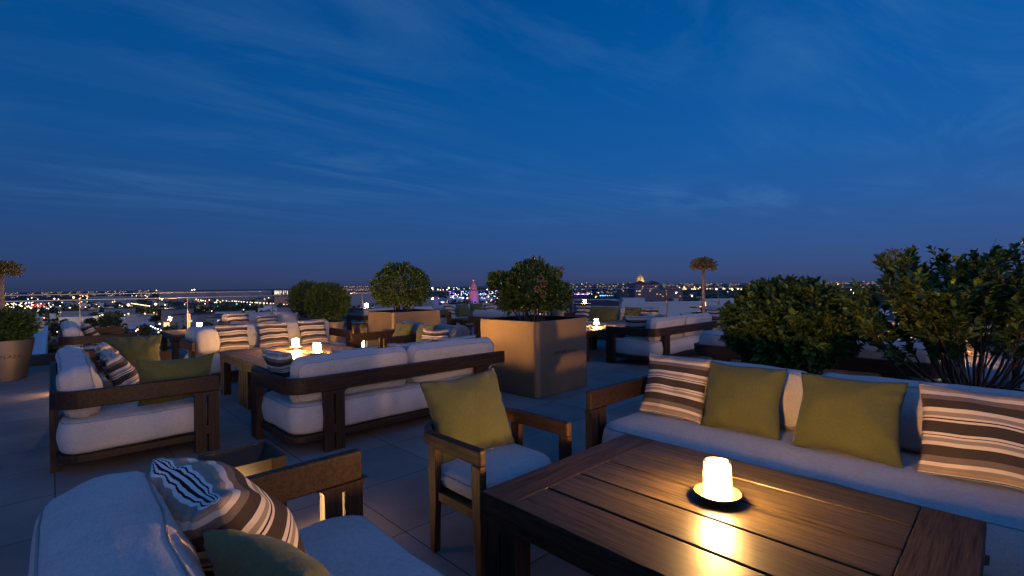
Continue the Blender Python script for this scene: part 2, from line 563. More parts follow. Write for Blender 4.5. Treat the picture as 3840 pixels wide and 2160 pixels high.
nt.links.new(mc.outputs['Result'], wm.inputs[0]); nt.links.new(w3.outputs[0], wm.inputs['Scale'])
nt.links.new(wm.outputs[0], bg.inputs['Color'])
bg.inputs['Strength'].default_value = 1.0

sd = bpy.data.lights.new('sun', 'SUN')
sun = bpy.data.objects.new('sun', sd)
link(sun)
sd.energy = 0.54
sd.color = (1.0, 0.62, 0.40)
sd.angle = R(38)
_d = Vector((0.06, 1.0, -0.28)).normalized()          # the last glow comes in low from behind
sun.rotation_euler = _d.to_track_quat('-Z', 'Y').to_euler()

scene.view_settings.view_transform = 'Standard'
scene.view_settings.look = 'None'
scene.view_settings.exposure = 0
scene.view_settings.gamma = 1
scene.render.engine = 'CYCLES'
scene.cycles.use_denoising = True
scene.cycles.max_bounces = 6
scene.cycles.diffuse_bounces = 3
scene.cycles.glossy_bounces = 3
scene.cycles.transparent_max_bounces = 16
scene.cycles.sample_clamp_indirect = 3.0
scene.cycles.caustics_reflective = False
scene.cycles.caustics_refractive = False

# ------------------------------------------------------------------ terrace floor
bm = NB()
prism(bm, [(-14, -14), (20.6, -14), (20.6, 17.7), (6.5, 17.7), (6.5, 14.8), (-14, 14.8)], -0.5, 0.0)
tag(obj('terrace_floor', bm, M_pave), kind='structure')
bm = NB()
box(bm, -14, 1.2, 13.75, 14.05, 0.004, 0.2)
tag(obj('kerb', bm, M_curb, bevel=0.01), kind='structure')
GZ = -36.0

# ------------------------------------------------------------------ sofas
RZ0, RZ1, RT = 0.555, 0.70, 0.052      # rail bottom, rail top, rail thickness


def arc_path(Lx, D, r, arms):
    """outer plan line of the arm-and-back rail, from one arm front round the back to the other"""
    pts = []
    x0, x1, y0, y1 = -Lx / 2, Lx / 2, -D / 2, D / 2
    if 'l' in arms:
        pts.append((x0, y0, 0))
        pts += [(x0 + r - r * math.cos(R(a)), y1 - r + r * math.sin(R(a)), 1) for a in range(0, 91, 10)]
    else:
        pts.append((x0, y1, 0))
    if 'r' in arms:
        pts += [(x1 - r + r * math.sin(R(a)), y1 - r + r * math.cos(R(a)), 1) for a in range(0, 91, 10)]
        pts.append((x1, y0, 0))
    else:
        pts.append((x1, y1, 0))
    return [(p[0], p[1]) for p in pts]


def inset_path(pts, t):
    out = []
    n = len(pts)
    for i, p in enumerate(pts):
        a = Vector(pts[max(i - 1, 0)]); b = Vector(pts[min(i + 1, n - 1)])
        d = (b - a).normalized()
        out.append((p[0] + d.y * t, p[1] - d.x * t))
    return out


def post_mesh(w=0.19, t=0.058, top=RZ0, slit=0.018, fil=0.035, s0=0.245, s1=0.52, s2=0.165):
    """double post with a slit, flared into the rail above; lies in local x-z, thickness t along y"""
    bm = NB()
    hw, hs = w / 2, slit / 2
    def side(s):
        o = [(s * hs, 0), (s * hw, 0), (s * hw, top - fil)]
        for a in (22, 45, 68, 90):
            o.append((s * (hw + fil - fil * math.cos(R(a))), top - fil + fil * math.sin(R(a))))
        o.append((s * hs, top))
        return o
    for s in (-1, 1):
        P = side(s)
        lo = [bm.verts.new((x, -t / 2, z)) for x, z in P]
        hi = [bm.verts.new((x, t / 2, z)) for x, z in P]
        n = len(P)
        bm.faces.new(lo); bm.faces.new(hi[::-1])
        for i in range(n):
            bm.faces.new((lo[i], hi[i], hi[(i + 1) % n], lo[(i + 1) % n]))
    box(bm, -hs - 0.001, hs + 0.001, -t / 2 + 0.002, t / 2 - 0.002, s2, s0)
    box(bm, -hs - 0.001, hs + 0.001, -t / 2 + 0.002, t / 2 - 0.002, s1, top - 0.001)
    return bm


PROTO = {}


def sofa_proto(Lx, D, arms, ncush, fab):
    key = (Lx, D, arms, ncush, fab.name)
    if key in PROTO:
        return PROTO[key], False
    root = empty('lounge_sofa' if Lx > 1.3 else 'club_chair')
    path = arc_path(Lx, D, 0.2, arms)
    bm = NB()
    band(bm, path, inset_path(path, RT), RZ0, RZ1)
    obj('arm_rail', bm, M_frame, root, bevel=0.012, seg=3)
    # lower frame follows the seat
    inn = 0.035
    ow, od = Lx - 2 * inn, D - 2 * inn
    out = rrect(ow, od, 0.17, 6)
    inner = rrect(ow, od, 0.17, 6, inset=0.06)
    bm = NB()
    band(bm, out, inner, 0.115, 0.172, closed=True)
    for q in range(1, int(Lx / 0.35)):
        xx = -Lx / 2 + q * Lx / int(Lx / 0.35)
        box(bm, xx - 0.03, xx + 0.03, -od / 2 + 0.055, od / 2 - 0.055, 0.125, 0.165)
    obj('base_frame', bm, M_frame, root, bevel=0.006)
    # legs
    def leg(x, y, ang):
        o = obj('leg', post_mesh(), M_frame_z, root, bevel=0.004)
        o.location = (x, y, 0)
        o.rotation_euler = (0, 0, ang)
    ht = RT / 2
    for s, k in ((-1, 'l'), (1, 'r')):
        if k in arms:
            leg(s * (Lx / 2 - ht), -D / 2 + 0.097, PI / 2)
        else:
            o = obj('leg', post_mesh(top=0.14, s1=0.139, s0=0.11, s2=0.06, fil=0.01), M_frame_z, root, bevel=0.004)
            o.location = (s * (Lx / 2 - 0.16), -D / 2 + 0.068, 0)
        px = Lx / 2 - (0.42 if k in arms else 0.36)
        if Lx < 1.3: px = Lx / 2 - 0.3
        leg(s * px, D / 2 - ht, 0)
    # seat
    sw = Lx - (0.06 if 'l' in arms else 0.02) - (0.06 if 'r' in arms else 0.02)
    sxo = (0.02 if ('l' in arms and 'r' not in arms) else (-0.02 if ('r' in arms and 'l' not in arms) else 0))
    s = soft(sw, D - 0.10, 0.275, 0.15, 0.055, 0.016, 0.016, 0.011, len(PROTO))
    o = obj('seat_cushion', s, M_linen, root, smooth=True)
    o.location = (sxo, 0.0, 0.173)
    obj('piping', welt(sw, D - 0.10, 0.15, 0.013, 0.275 - 0.018, 0.011, len(PROTO)), M_welt, o, smooth=True)
    # loose back cushions stand on the seat inside the rail
    cw = (Lx - 0.18) / ncush
    for q in range(ncush):
        big = 0.065 if (ncush == 1 and Lx > 1.3) else 0.0
        s = soft(cw - 0.02, 0.41, 0.235 + big, 0.09, 0.075, 0.02, 0.035, 0.016, 11 + q + len(PROTO) * 5)
        o = obj('back_cushion', s, fab, root, smooth=True)
        # built lying flat (width x height x thickness); stand it up and lean it back
        xc = -Lx / 2 + 0.09 + cw * (q + 0.5)
        o.location = (xc, D / 2 - RT - 0.018 + big, 0.645)
        o.rotation_euler = (R(90) - R(8), 0, R((q % 2) * 1.6 - 0.8))
        for zz in (0.235 + big - 0.024, 0.024):
            obj('piping', welt(cw - 0.02, 0.41, 0.09, 0.019, zz, 0.016, 11 + q + len(PROTO) * 5), M_welt, o, smooth=True)
    PROTO[key] = root
    return root, True


def sofa(x, y, rot, label, Lx=2.57, D=1.08, arms='lr', ncush=2, fab=None, group='lounge sofas on the roof terrace', cat='sofa'):
    p, fresh = sofa_proto(Lx, D, arms, ncush, fab or M_linen)
    o = p if fresh else copy_tree(p)
    o.location = (x, y, 0)
    o.rotation_euler = (0, 0, R(rot))
    return tag(o, label, cat, group)


# facing: 0 looks to -Y, 180 to +Y, 90 to +X, -90 to -X
sofa(3.46, 0.97, -90, 'light grey sofa behind the front table, two green pillows in its middle', D=1.1)
sofa(0.53, 1.335, 90, 'sofa cut off by the bottom left corner of the photo, square lantern behind its arm', 1.9, 1.14, 'lr', 1)
sofa(0.55, 6.46, 90, 'left sofa seen from its arm end, three striped pillows in a row', D=1.15)
sofa(2.745, 4.88, 180, 'sofa seen from behind, its back rail beside the big square planter with lettering', D=1.05, arms='r')
sofa(2.80, 9.16, 0, 'sofa facing the camera behind the two glowing lamps of the middle table')
sofa(0.62, 12.75, 90, 'far left sofa next to the round pot, one striped pillow at its arm')
sofa(4.35, 13.72, 0, 'far sofa by the glass railing, left of the twin round bushes, seen over striped pillows')
sofa(8.99, 4.93, 180, 'sofa seen from behind, right of the square planter, rounded rail corner in front', D=1.06, arms='r')
sofa(11.25, 7.75, -90, 'far sofa with three green pillows between striped ones, facing the camera')
sofa(6.66, 1.72, -90 + 180, 'sofa seen from behind through the two right bushes', D=1.1)
sofa(9.08, 1.25, -90, 'striped pillow sofa behind the small lamp between the two right bushes')
sofa(10.6, 13.2, 0, 'distant sofa in front of the purple fairground lights')
sofa(8.54, 8.8, 90, 'sofa end with a cut-off dark rail at the left edge of the lettered planter', arms='l')
sofa(7.7, 13.4, 180, 'distant sofa with its dark back rail left of the rear square planter', arms='r')
sofa(13.2, 5.4, -90, 'messy far sofa with slumped striped pillows beside the slim round table', Lx=1.7)
CH = 'club chairs facing the middle table'
sofa(4.3, 7.50, -90, 'dark club chair with a lone green pillow, nearer the rear square planter', 1.05, 1.1, 'lr', 1, M_mottle, CH, 'armchair')
sofa(4.3, 6.36, -90, 'dark club chair with a green and a striped pillow, mottled grey back cushion', 1.05, 1.1, 'lr', 1, M_mottle, CH, 'armchair')
sofa(10.2, 10.9, -45, 'far club chair left of the rear green pillows, one striped pillow beside thin tree trunk', 1.05, 1.0, 'lr', 1, M_linen, 'far club chairs', 'armchair')
sofa(10.3, 9.75, -45, 'far club chair just left of the rear sofa with green pillows, leaning striped pillow', 1.05, 1.0, 'lr', 1, M_linen, 'far club chairs', 'armchair')
# cushion lying along the left arm of the middle sofa
s = soft(0.95, 0.40, 0.33, 0.11, 0.09, 0.02, 0.03, 0.016, 77)
o = obj('bolster_cushion', s, M_linen, None, smooth=True)
o.location = (1.60, 9.20, 0.66); o.rotation_euler = (R(86), 0, R(90))
tag(o, 'fat light grey cushion standing along the left arm of the middle sofa', 'cushion')

# ------------------------------------------------------------------ pillows
PM = {}


def pillow_mesh(w, h, t, seed, matl, sag=0.0):
    bm = NB()
    uvl = bm.loops.layers.uv.new('UVMap')
    n = 32
    V = {}
    off = Vector((seed * 7.3, seed * 2.1, seed * 4.7))
    def g(i):
        u = -1 + 2 * i / n
        return math.copysign(abs(u) ** 0.8, u)
    # cloth length along the middle of the cushion, so that stripes keep their width over the swell
    def pr(v): return t / 2 * max(0.0, 1 - abs(v) ** 2.6) ** 0.55
    AL = [0.0]
    for j in range(n):
        acc = 0
        for q in range(8):
            va, vb = g(j) + (g(j + 1) - g(j)) * q / 8, g(j) + (g(j + 1) - g(j)) * (q + 1) / 8
            acc += math.hypot((vb - va) * h / 2, pr(vb) - pr(va))
        AL.append(AL[-1] + acc)
    AL = [a_ / AL[-1] for a_ in AL]
    for s in (-1, 1):
        for i in range(n + 1):
            for j in range(n + 1):
                edge = i in (0, n) or j in (0, n)
                if edge and s == 1:
                    V[s, i, j] = V[-1, i, j]
                    continue
                u, v = g(i), g(j)
                x = u * w / 2 * (1 - 0.085 * (1 - v * v))
                z = v * h / 2 * (1 - 0.075 * (1 - u * u))
                prof = max(0.0, (1 - abs(u) ** 2.6)) ** 0.55 * max(0.0, (1 - abs(v) ** 2.6)) ** 0.55
                y = s * t / 2 * prof
                p = Vector((x, y, z + h / 2))
                q = noise.noise_vector(Vector((u * 1.3, v * 1.3, s * 0.7)) + off)
                y2 = q.y * 0.024 * (0.3 + prof)
                # gathered creases running in from the seams
                e = max(abs(u), abs(v))
                cr = noise.noise(Vector((u * 6 if abs(v) > abs(u) else v * 6, 2.0 if abs(v) > abs(u) else 8.0, seed)))
                y2 += s * cr * 0.017 * max(0, (e - 0.55)) / 0.45 * (0 if edge else 1)
                # soft folds that pull towards the corners
                cn_ = max(0.0, abs(u) + abs(v) - 0.9) / 1.1
                fold = math.sin((abs(u) - abs(v)) * 9 + seed * 1.7 + s) * 0.011 * cn_ * (0 if edge else 1)
                dent = noise.noise(Vector((u * 2.1 + seed, v * 2.1, s * 3.0))) * 0.012 * prof
                y2 += s * (fold + dent)
                p.y += y2
                p.x += q.x * 0.016
                p.z += q.z * 0.014
                if sag:
                    p.z -= sag * (1 - u * u) * (z + h / 2) / h
                    p.y += s * sag * 0.35 * (1 - u * u) * max(0, v)
                V[s, i, j] = bm.verts.new(p)
    for s in (-1, 1):
        for i in range(n):
            for j in range(n):
                q = [(i, j), (i + 1, j), (i + 1, j + 1), (i, j + 1)]
                if s == 1: q = q[::-1]
                try:
                    f = bm.faces.new([V[s, a, b] for a, b in q])
                except ValueError:
                    continue
                f.smooth = True
                for lp, (a, b) in zip(f.loops, q):
                    vv = AL[b]
                    lp[uvl].uv = ((g(a) + 1) / 2, min(max(vv, 0.001), 0.9995))
    me = bpy.data.meshes.new('pillow')
    bm.to_mesh(me)
    bm.free()
    me.materials.append(matl)
    return me


PG = {'s': ('striped_pillow', 'striped scatter pillows'), 'g': ('green_pillow', 'olive green scatter pillows'), 'p': ('plain_pillow', 'plain scatter pillows')}


def pillow(kind, x, y, rot, lean, label, w=0.52, h=0.46, t=0.17, z=0.462, seed=None, roll=0.0, sag=0.0):
    matl = {'s': M_stripe, 'g': M_olive, 'p': M_linen}[kind]
    seed = len(PM) + 1 if seed is None else seed
    PM[label] = 1
    me = pillow_mesh(w, h, t, seed, matl, sag)
    nm, gr = PG[kind]
    o = link(bpy.data.objects.new(nm, me))
    o.matrix_world = Matrix.Translation((x, y, z)) @ Matrix.Rotation(R(rot), 4, 'Z') @ Matrix.Rotation(-R(lean), 4, 'X') @ Matrix.Rotation(R(roll), 4, 'Y')
    return tag(o, label, 'pillow', gr)


# front sofa (faces -X): pillows lean towards +X
pillow('s', 3.44, 1.86, -90, 22, 'striped pillow at the arm end of the front sofa, left of two green ones', 0.53, 0.5, 0.17)
pillow('g', 3.42, 1.34, -90, 23, 'large green pillow next to the striped pillow at the front sofa arm', 0.54, 0.49, 0.19)
pillow('g', 3.38, 0.71, -90, 24, 'large green pillow right of centre on the front sofa, behind the glowing lamp', 0.56, 0.49, 0.19)
pillow('s', 3.38, 0.10, -90, 23, 'striped pillow at the right edge of the photo on the front sofa', 0.56, 0.5, 0.17)
# bottom-left sofa (faces +X)
pillow('s', 0.57, 1.86, 98, 33, 'big striped pillow in the bottom left, white and navy seam on top', 0.56, 0.54, 0.28, sag=0.02)
pillow('g', 0.60, 1.36, 100, 36, 'dark green pillow at the bottom edge in front of a big striped one', 0.50, 0.47, 0.18)
# left sofa (faces +X)
pillow('s', 0.60, 5.92, 84, 26, 'nearest of three striped pillows on the left sofa', 0.52, 0.48, 0.2)
pillow('s', 0.58, 6.42, 88, 24, 'middle of three striped pillows on the left sofa', 0.52, 0.47, 0.19)
pillow('s', 0.56, 6.96, 84, 22, 'farthest of three striped pillows on the left sofa', 0.52, 0.49, 0.19)
pillow('g', 0.83, 5.40, 178, 10, 'green pillow against the near arm of the left sofa, seen over the rail', 0.60, 0.44, 0.18, sag=0.02)
pillow('g', 0.72, 7.36, -3, 12, 'green pillow standing at the far end of the left sofa', 0.54, 0.50, 0.18)
# sofa seen from behind (faces +Y)
pillow('s', 1.72, 5.02, -78, -20, 'striped pillow on the left arm of the sofa seen from behind', 0.50, 0.45, 0.18, z=0.475)
pillow('s', 2.30, 4.93, 180, 20, 'dark-edged striped pillow top, left of three above the sofa seen from behind', 0.52, 0.44, 0.17)
pillow('s', 2.95, 4.93, 180, 20, 'dark-edged striped pillow top between the two back cushions of the sofa seen from behind', 0.6, 0.44, 0.17)
pillow('s', 3.62, 4.93, 180, 20, 'dark-edged striped pillow top close to the square planter, above the sofa seen from behind', 0.6, 0.45, 0.17)
# middle sofa facing camera (faces -Y)
pillow('s', 2.20, 9.08, 0, 20, 'striped pillow beside the fat cushion, left of three on the middle sofa', 0.52, 0.47, 0.17)
pillow('s', 2.86, 9.08, 0, 20, 'striped pillow in the middle of three on the middle sofa', 0.52, 0.47, 0.17)
pillow('s', 3.56, 9.08, 1, 22, 'striped pillow nearest the right arm of the middle sofa', 0.52, 0.48, 0.17)
# club chairs (face -X)
pillow('g', 4.28, 7.35, -88, 22, 'green pillow alone on the rear club chair', 0.48, 0.46, 0.17, roll=4)
pillow('g', 4.22, 6.52, -92, 20, 'green pillow next to a striped one on the nearer club chair', 0.48, 0.46, 0.17)
pillow('s', 4.10, 6.06, -70, 20, 'crumpled striped pillow on the nearer club chair, touching a green one', 0.50, 0.44, 0.17, sag=0.03)
# armchair
pillow('g', 1.88, 2.26, -6, 24, 'square green pillow standing in the open-sided wooden armchair', 0.56, 0.50, 0.19, z=0.478, roll=-3)
# far left sofa
pillow('s', 0.62, 12.35, 92, 24, 'striped pillow on the far left sofa next to the round pot', 0.52, 0.47, 0.2)
# far sofa by railing
pillow('s', 3.42, 13.55, 0, 20, 'striped pillow on the far railing sofa, left end', 0.52, 0.47, 0.17)
pillow('s', 4.10, 13.35, 8, 32, 'slumped striped pillow with a navy top on the far railing sofa', 0.56, 0.40, 0.18)
pillow('p', 4.62, 13.5, -8, 24, 'plain light pillow on the far railing sofa, right of a slumped striped one', 0.5, 0.42, 0.2)
# sofa right of planter (faces +Y)
pillow('s', 8.25, 5.05, -62, -16, 'striped pillow on the arm of the sofa right of the lettered planter', 0.56, 0.46, 0.18)
pillow('s', 8.75, 4.95, -90, -12, 'striped pillow seen edge-on at the back cushion of the sofa right of the lettered planter', 0.48, 0.46, 0.18)
pillow('s', 9.75, 5.0, 180, 20, 'navy topped striped pillow peeking over the sofa right of the lettered planter', 0.52, 0.46, 0.17)
# far sofa with green pillows (faces -X)
pillow('s', 11.08, 8.72, -90, 20, 'striped pillow at the left end of the rear sofa with three green pillows', 0.56, 0.47, 0.17)
pillow('g', 11.08, 8.2, -90, 20, 'first green pillow beside a striped one on the rear sofa, behind the table lamp', 0.50, 0.45, 0.17)
pillow('g', 11.02, 7.72, -90, 20, 'middle green pillow of three on the rear sofa', 0.52, 0.46, 0.17)
pillow('g', 11.02, 7.02, -90, 20, 'green pillow set apart from two others on the rear sofa', 0.52, 0.46, 0.17)
pillow('s', 11.0, 6.52, -88, 22, 'striped pillow at the right end of the rear sofa with green pillows', 0.52, 0.46, 0.17)
pillow('s', 12.95, 5.75, -80, 30, 'crumpled striped pillow on the messy far sofa, left one', 0.55, 0.42, 0.2, z=0.47, sag=0.05)
pillow('s', 12.95, 5.15, -96, 34, 'crumpled striped pillow on the messy far sofa, nearer the slim round table', 0.55, 0.42, 0.2, z=0.47, sag=0.05)
# far club chairs
pillow('s', 10.28, 10.95, -45, 20, 'striped pillow on the far club chair by the thin tree trunk', 0.5, 0.46, 0.17)
pillow('s', 10.38, 9.8, -40, 20, 'striped pillow on the far club chair next to the rear green pillows', 0.52, 0.47, 0.17)
# sofa behind the right bushes (faces +X) and the one facing it (faces -X)
pillow('s', 6.6, 1.0, 90, 20, 'navy striped pillow top above the sofa seen through the right bushes', 0.8, 0.46, 0.17)
pillow('s', 8.92, 1.85, -90, 20, 'striped pillow beside the lamp between the two right bushes', 0.55, 0.48, 0.17)
pillow('s', 8.92, 1.22, -90, 20, 'striped pillow half hidden behind stems, second on the sofa between the right bushes', 0.55, 0.48, 0.17)
pillow('s', 8.92, 0.5, -90, 20, 'striped pillow behind the stems of the far right bush', 0.6, 0.48, 0.17)
# distant sofas
pillow('s', 9.62, 13.0, 18, 20, 'distant striped pillow left of two green ones under the fairground lights', 0.52, 0.47, 0.17, roll=8)
pillow('g', 10.18, 13.0, 0, 20, 'distant green pillow beside a striped one under the fairground lights', 0.54, 0.47, 0.17)
pillow('g', 10.75, 12.95, -8, 20, 'distant green pillow, second one under the fairground lights', 0.54, 0.47, 0.17)
pillow('s', 11.45, 13.0, 0, 22, 'distant striped pillow right of two green ones under the fairground lights', 0.6, 0.46, 0.17)
pillow('s', 8.45, 9.5, 95, 25, 'curled striped pillow on the sofa end behind the lettered planter', 0.6, 0.36, 0.18, sag=0.05)
pillow('g', 8.5, 8.95, 90, 25, 'green pillow on the sofa end behind the lettered planter', 0.45, 0.42, 0.17)
pillow('s', 7.2, 13.45, 180, 24, 'striped pillow top on the distant sofa left of the rear square planter', 0.5, 0.47, 0.17)


# ------------------------------------------------------------------ tables
def table(x, y, rot, label, Lx=1.55, Wy=1.15, H=0.6, planks=5, mt=None, me=None):
    root = empty('wooden_table', (x, y, 0), R(rot))
    bm = NB()
    be = 0.185
    th = 0.036
    pw = Wy / planks
    for k in range(planks):
        a = -Wy / 2 + k * pw
        box(bm, -Lx / 2 + be + 0.002, Lx / 2 - be - 0.002, a + (0.0065 if k else 0), a + pw - (0.0065 if k < planks - 1 else 0), H - th, H)
    obj('tabletop', bm, mt or M_top2, root, bevel=0.003, seg=2)
    for s in (-1, 1):
        bm = NB()
        x0, x1 = (Lx / 2 - be, Lx / 2) if s > 0 else (-Lx / 2, -Lx / 2 + be)
        box(bm, x0, x1, -Wy / 2, Wy / 2, H - th, H)
        obj('end_board', bm, me or M_top2_end, root, bevel=0.003, seg=2)
    bm = NB()
    a = 0.004
    ap = 0.085
    for s in (-1, 1):
        box(bm, -Lx / 2 + a, Lx / 2 - a, s * (Wy / 2 - a) - (0.03 if s > 0 else 0), s * (Wy / 2 - a) + (0.03 if s < 0 else 0), H - th - ap, H - th - 0.001)
        box(bm, s * (Lx / 2 - a) - (0.03 if s > 0 else 0), s * (Lx / 2 - a) + (0.03 if s < 0 else 0), -Wy / 2 + 0.035, Wy / 2 - 0.035, H - th - ap, H - th - 0.001)
    box(bm, -Lx / 2 + 0.04, Lx / 2 - 0.04, -Wy / 2 + 0.04, Wy / 2 - 0.04, H - th - 0.03, H - th - 0.012)
    obj('apron', bm, M_frame, root, bevel=0.003)
    for sx_ in (-1, 1):
        for sy_ in (-1, 1):
            o = obj('leg', post_mesh(0.19, 0.09, H - th - ap + 0.0005, 0.016, 0.02, 0.2, H - th - ap - 0.03, 0.1), M_frame_z, root, bevel=0.003)
            if rot in (90, -90):
                o.location = (sx_ * (Lx / 2 - 0.106), sy_ * (Wy / 2 - 0.053), 0)
            else:
                o.location = (sx_ * (Lx / 2 - 0.053), sy_ * (Wy / 2 - 0.106), 0)
                o.rotation_euler = (0, 0, PI / 2)
    return tag(root, label, 'table', 'wooden terrace tables')


table(1.93, 0.853, 90, 'large brown plank table in front, one glowing lamp on it', mt=M_top, me=M_top_end)
table(2.515, 7.38, 0, 'rear one of two plank tables pushed together on the left, glowing lamp standing on it', planks=5)
table(2.515, 6.235, 0, 'nearer one of two plank tables pushed together, just beyond the sofa seen from behind')
table(8.275, 6.35, 0, 'plank table with a glowing lamp right of the lettered square planter')
table(9.83, 6.35, 0, 'plank table half hidden between the sofa seen from behind and the rear green pillows')
table(2.28, 12.35, 90, 'dark table by the far left sofa, in front of the railing', 1.55, 1.1)
table(7.85, 1.35, 90, 'low table with a small lamp between the two right bushes', 1.55, 0.78, 0.52, 3)
table(9.75, 11.9, 0, 'dark low table in front of the distant green pillows, beyond the rear square planter', 1.5, 0.7, 0.5, 3)


# ------------------------------------------------------------------ lamps
def lamp_proto():
    root = empty('table_lamp')
    bm = NB()
    lathe(bm, [(0.0005, 0.0), (0.036, 0.0), (0.036, 0.004), (0.022, 0.006), (0.022, 0.022), (0.090, 0.0285), (0.0925, 0.0300), (0.091, 0.0315), (0.058, 0.0320), (0.0005, 0.0323)], 48)
    obj('saucer', bm, M_brass, root, smooth=True, angle=35)
    bm = NB()
    lathe(bm, [(0.0005, 0.035), (0.0445, 0.035), (0.0415, 0.141), (0.0395, 0.1425), (0.0005, 0.143)], 32)
    obj('glowing_shade', bm, M_diff, root, smooth=True, angle=35)
    bm = NB()
    lathe(bm, [(0.0560, 0.0328), (0.0535, 0.156), (0.0490, 0.156), (0.0515, 0.035)], 40)
    obj('glass_cylinder', bm, M_lampglass, root, smooth=True, angle=35)
    return root


LP = lamp_proto()
LAMPS = [
    (1.995, 0.862, 0.6, 'glowing lamp on the big front table'),
    (2.61, 7.40, 0.6, 'left one of two glowing lamps on the joined middle tables'),
    (2.60, 6.58, 0.6, 'right, nearer one of two glowing lamps on the joined middle tables'),
    (8.62, 6.35, 0.6, 'glowing lamp on the plank table right of the lettered square planter'),
    (7.92, 1.14, 0.52, 'small glowing lamp half hidden by leaves between the two right bushes'),
    (2.40, 12.75, 0.6, 'small glowing lamp at the far left table, over the middle sofa'),
    (15.70, 12.14, 0.752, 'glowing lamp on the round pedestal table in the distance, right of the lettered planter bush'),
    (8.5, 16.77, 0.752, 'tiny lamp by the far railing, just left of the rear square planter'),
    (15.2, 6.95, 0.752, 'lamp on the slim round table behind the pale tree trunk'),
]
first = True
for x, y, z, lab in LAMPS:
    o = LP if first else copy_tree(LP)
    first = False
    o.location = (x, y, z + 0.0006)
    tag(o, lab, 'lamp', 'cordless table lamps')


# round pedestal tables near the railing
def round_table(x, y, label, r=0.44):
    root = empty('round_table', (x, y, 0))
    bm = NB()
    lathe(bm, [(0.0005, 0.712), (r - 0.06, 0.712), (r - 0.012, 0.728), (r, 0.738), (r - 0.004, 0.75), (0.0005, 0.7515)], 48)
    obj('tabletop', bm, M_top_end, root, smooth=True, angle=30)
    bm = NB()
    lathe(bm, [(0.0005, 0.02), (0.06, 0.02), (0.045, 0.2), (0.05, 0.55), (0.13, 0.711)], 24)
    obj('pedestal', bm, M_frame_z, root, smooth=True, angle=40)
    bm = NB()
    lathe(bm, [(0.0005, 0.0), (0.26, 0.0), (0.26, 0.012), (0.07, 0.03), (0.0005, 0.031)], 32)
    obj('foot_plate', bm, M_frame_z, root, smooth=True, angle=30)
    return tag(root, label, 'table', 'round pedestal tables')


round_table(15.62, 12.16, 'round pedestal table with a lamp, in the distance right of the lettered planter bush')
round_table(8.5, 16.77, 'round table with a tiny lamp, left of the rear square planter by the railing')
round_table(15.2, 6.95, 'round pedestal table behind the pale tree trunk near the railing')


# ------------------------------------------------------------------ floor lanterns
def lantern(x, y, label, S=0.345, H=0.6):
    root = empty('floor_lantern', (x, y, 0))
    h2 = S / 2
    # funnel top: a thin inverted pyramid round an open slot
    bm = NB()
    o = [(-h2, -h2), (h2, -h2), (h2, h2), (-h2, h2)]
    q = h2 * 0.5
    ot = [bm.verts.new((a, b, H)) for a, b in o]
    it = [bm.verts.new((a * 0.965, b * 0.965, H)) for a, b in o]
    ib = [bm.verts.new((math.copysign(q, a), math.copysign(q, b), H - 0.115)) for a, b in o]
    ob = [bm.verts.new((math.copysign(q + 0.006, a), math.copysign(q + 0.006, b), H - 0.120)) for a, b in o]
    for i in range(4):
        j = (i + 1) % 4
        bm.faces.new((ob[i], ob[j], ot[j], ot[i]))
        bm.faces.new((ot[i], ot[j], it[j], it[i]))
        bm.faces.new((it[i], it[j], ib[j], ib[i]))
        bm.faces.new((ib[i], ib[j], ob[j], ob[i]))
    obj('funnel_top', bm, M_lantern, root)
    for sx_ in (-1, 1):
        for sy_ in (-1, 1):
            bm = NB()
            c = h2 - 0.002
            w = 0.075
            prism(bm, [(sx_ * c, sy_ * c), (sx_ * (c - w), sy_ * c), (sx_ * (c - w), sy_ * (c - 0.012)), (sx_ * (c - 0.012), sy_ * (c - 0.012)), (sx_ * (c - 0.012), sy_ * (c - w)), (sx_ * c, sy_ * (c - w))], 0.02, H - 0.001)
            obj('corner_post', bm, M_lantern, root)
    bm = NB()
    box(bm, -h2, h2, -h2, h2, 0.0, 0.0195)
    obj('base_plate', bm, M_lantern, root, bevel=0.003)
    bm = NB()
    prism(bm, rrect(0.15, 0.15, 0.02, 4), 0.0197, 0.30)
    obj('glowing_block', bm, M_glow_box, root)
    return tag(root, label, 'lantern', 'square metal floor lanterns')


lantern(0.735, 2.90, 'square metal floor lantern with a funnel top, behind the bottom left sofa')
lantern(0.30, 9.75, 'square metal floor lantern hidden behind the left sofa, lighting the round pot')
lantern(5.60, 11.40, 'square metal floor lantern left of the rear square planter, its light low down')

# ------------------------------------------------------------------ wooden armchair
root = empty('wooden_armchair', (1.885, 2.18, 0), 0)
CW, CD = 0.72, 0.68
def chair_path(w, d, r, front):
    p = [(-w / 2, front)]
    p += [(-w / 2 + r - r * math.cos(R(a)), d / 2 - r + r * math.sin(R(a))) for a in range(0, 91, 9)]
    p += [(w / 2 - r + r * math.sin(R(a)), d / 2 - r + r * math.cos(R(a))) for a in range(0, 91, 9)]
    p.append((w / 2, front))
    return p
p = chair_path(CW, CD, 0.26, -CD / 2)
bm = NB(); band(bm, p, inset_path(p, 0.044), 0.595, 0.68)
obj('arm_rail', bm, M_chair, root, bevel=0.012, seg=3)
p = chair_path(CW - 0.05, CD - 0.05, 0.24, -CD / 2 + 0.03)
bm = NB(); band(bm, p, inset_path(p, 0.06), 0.30, 0.352)
box(bm, -CW / 2 + 0.085, CW / 2 - 0.085, -CD / 2 + 0.03, -CD / 2 + 0.08, 0.302, 0.35)
box(bm, -CW / 2 + 0.086, CW / 2 - 0.086, -CD / 2 + 0.081, CD / 2 - 0.12, 0.335, 0.349)
obj('seat_frame', bm, M_chair, root, bevel=0.005)
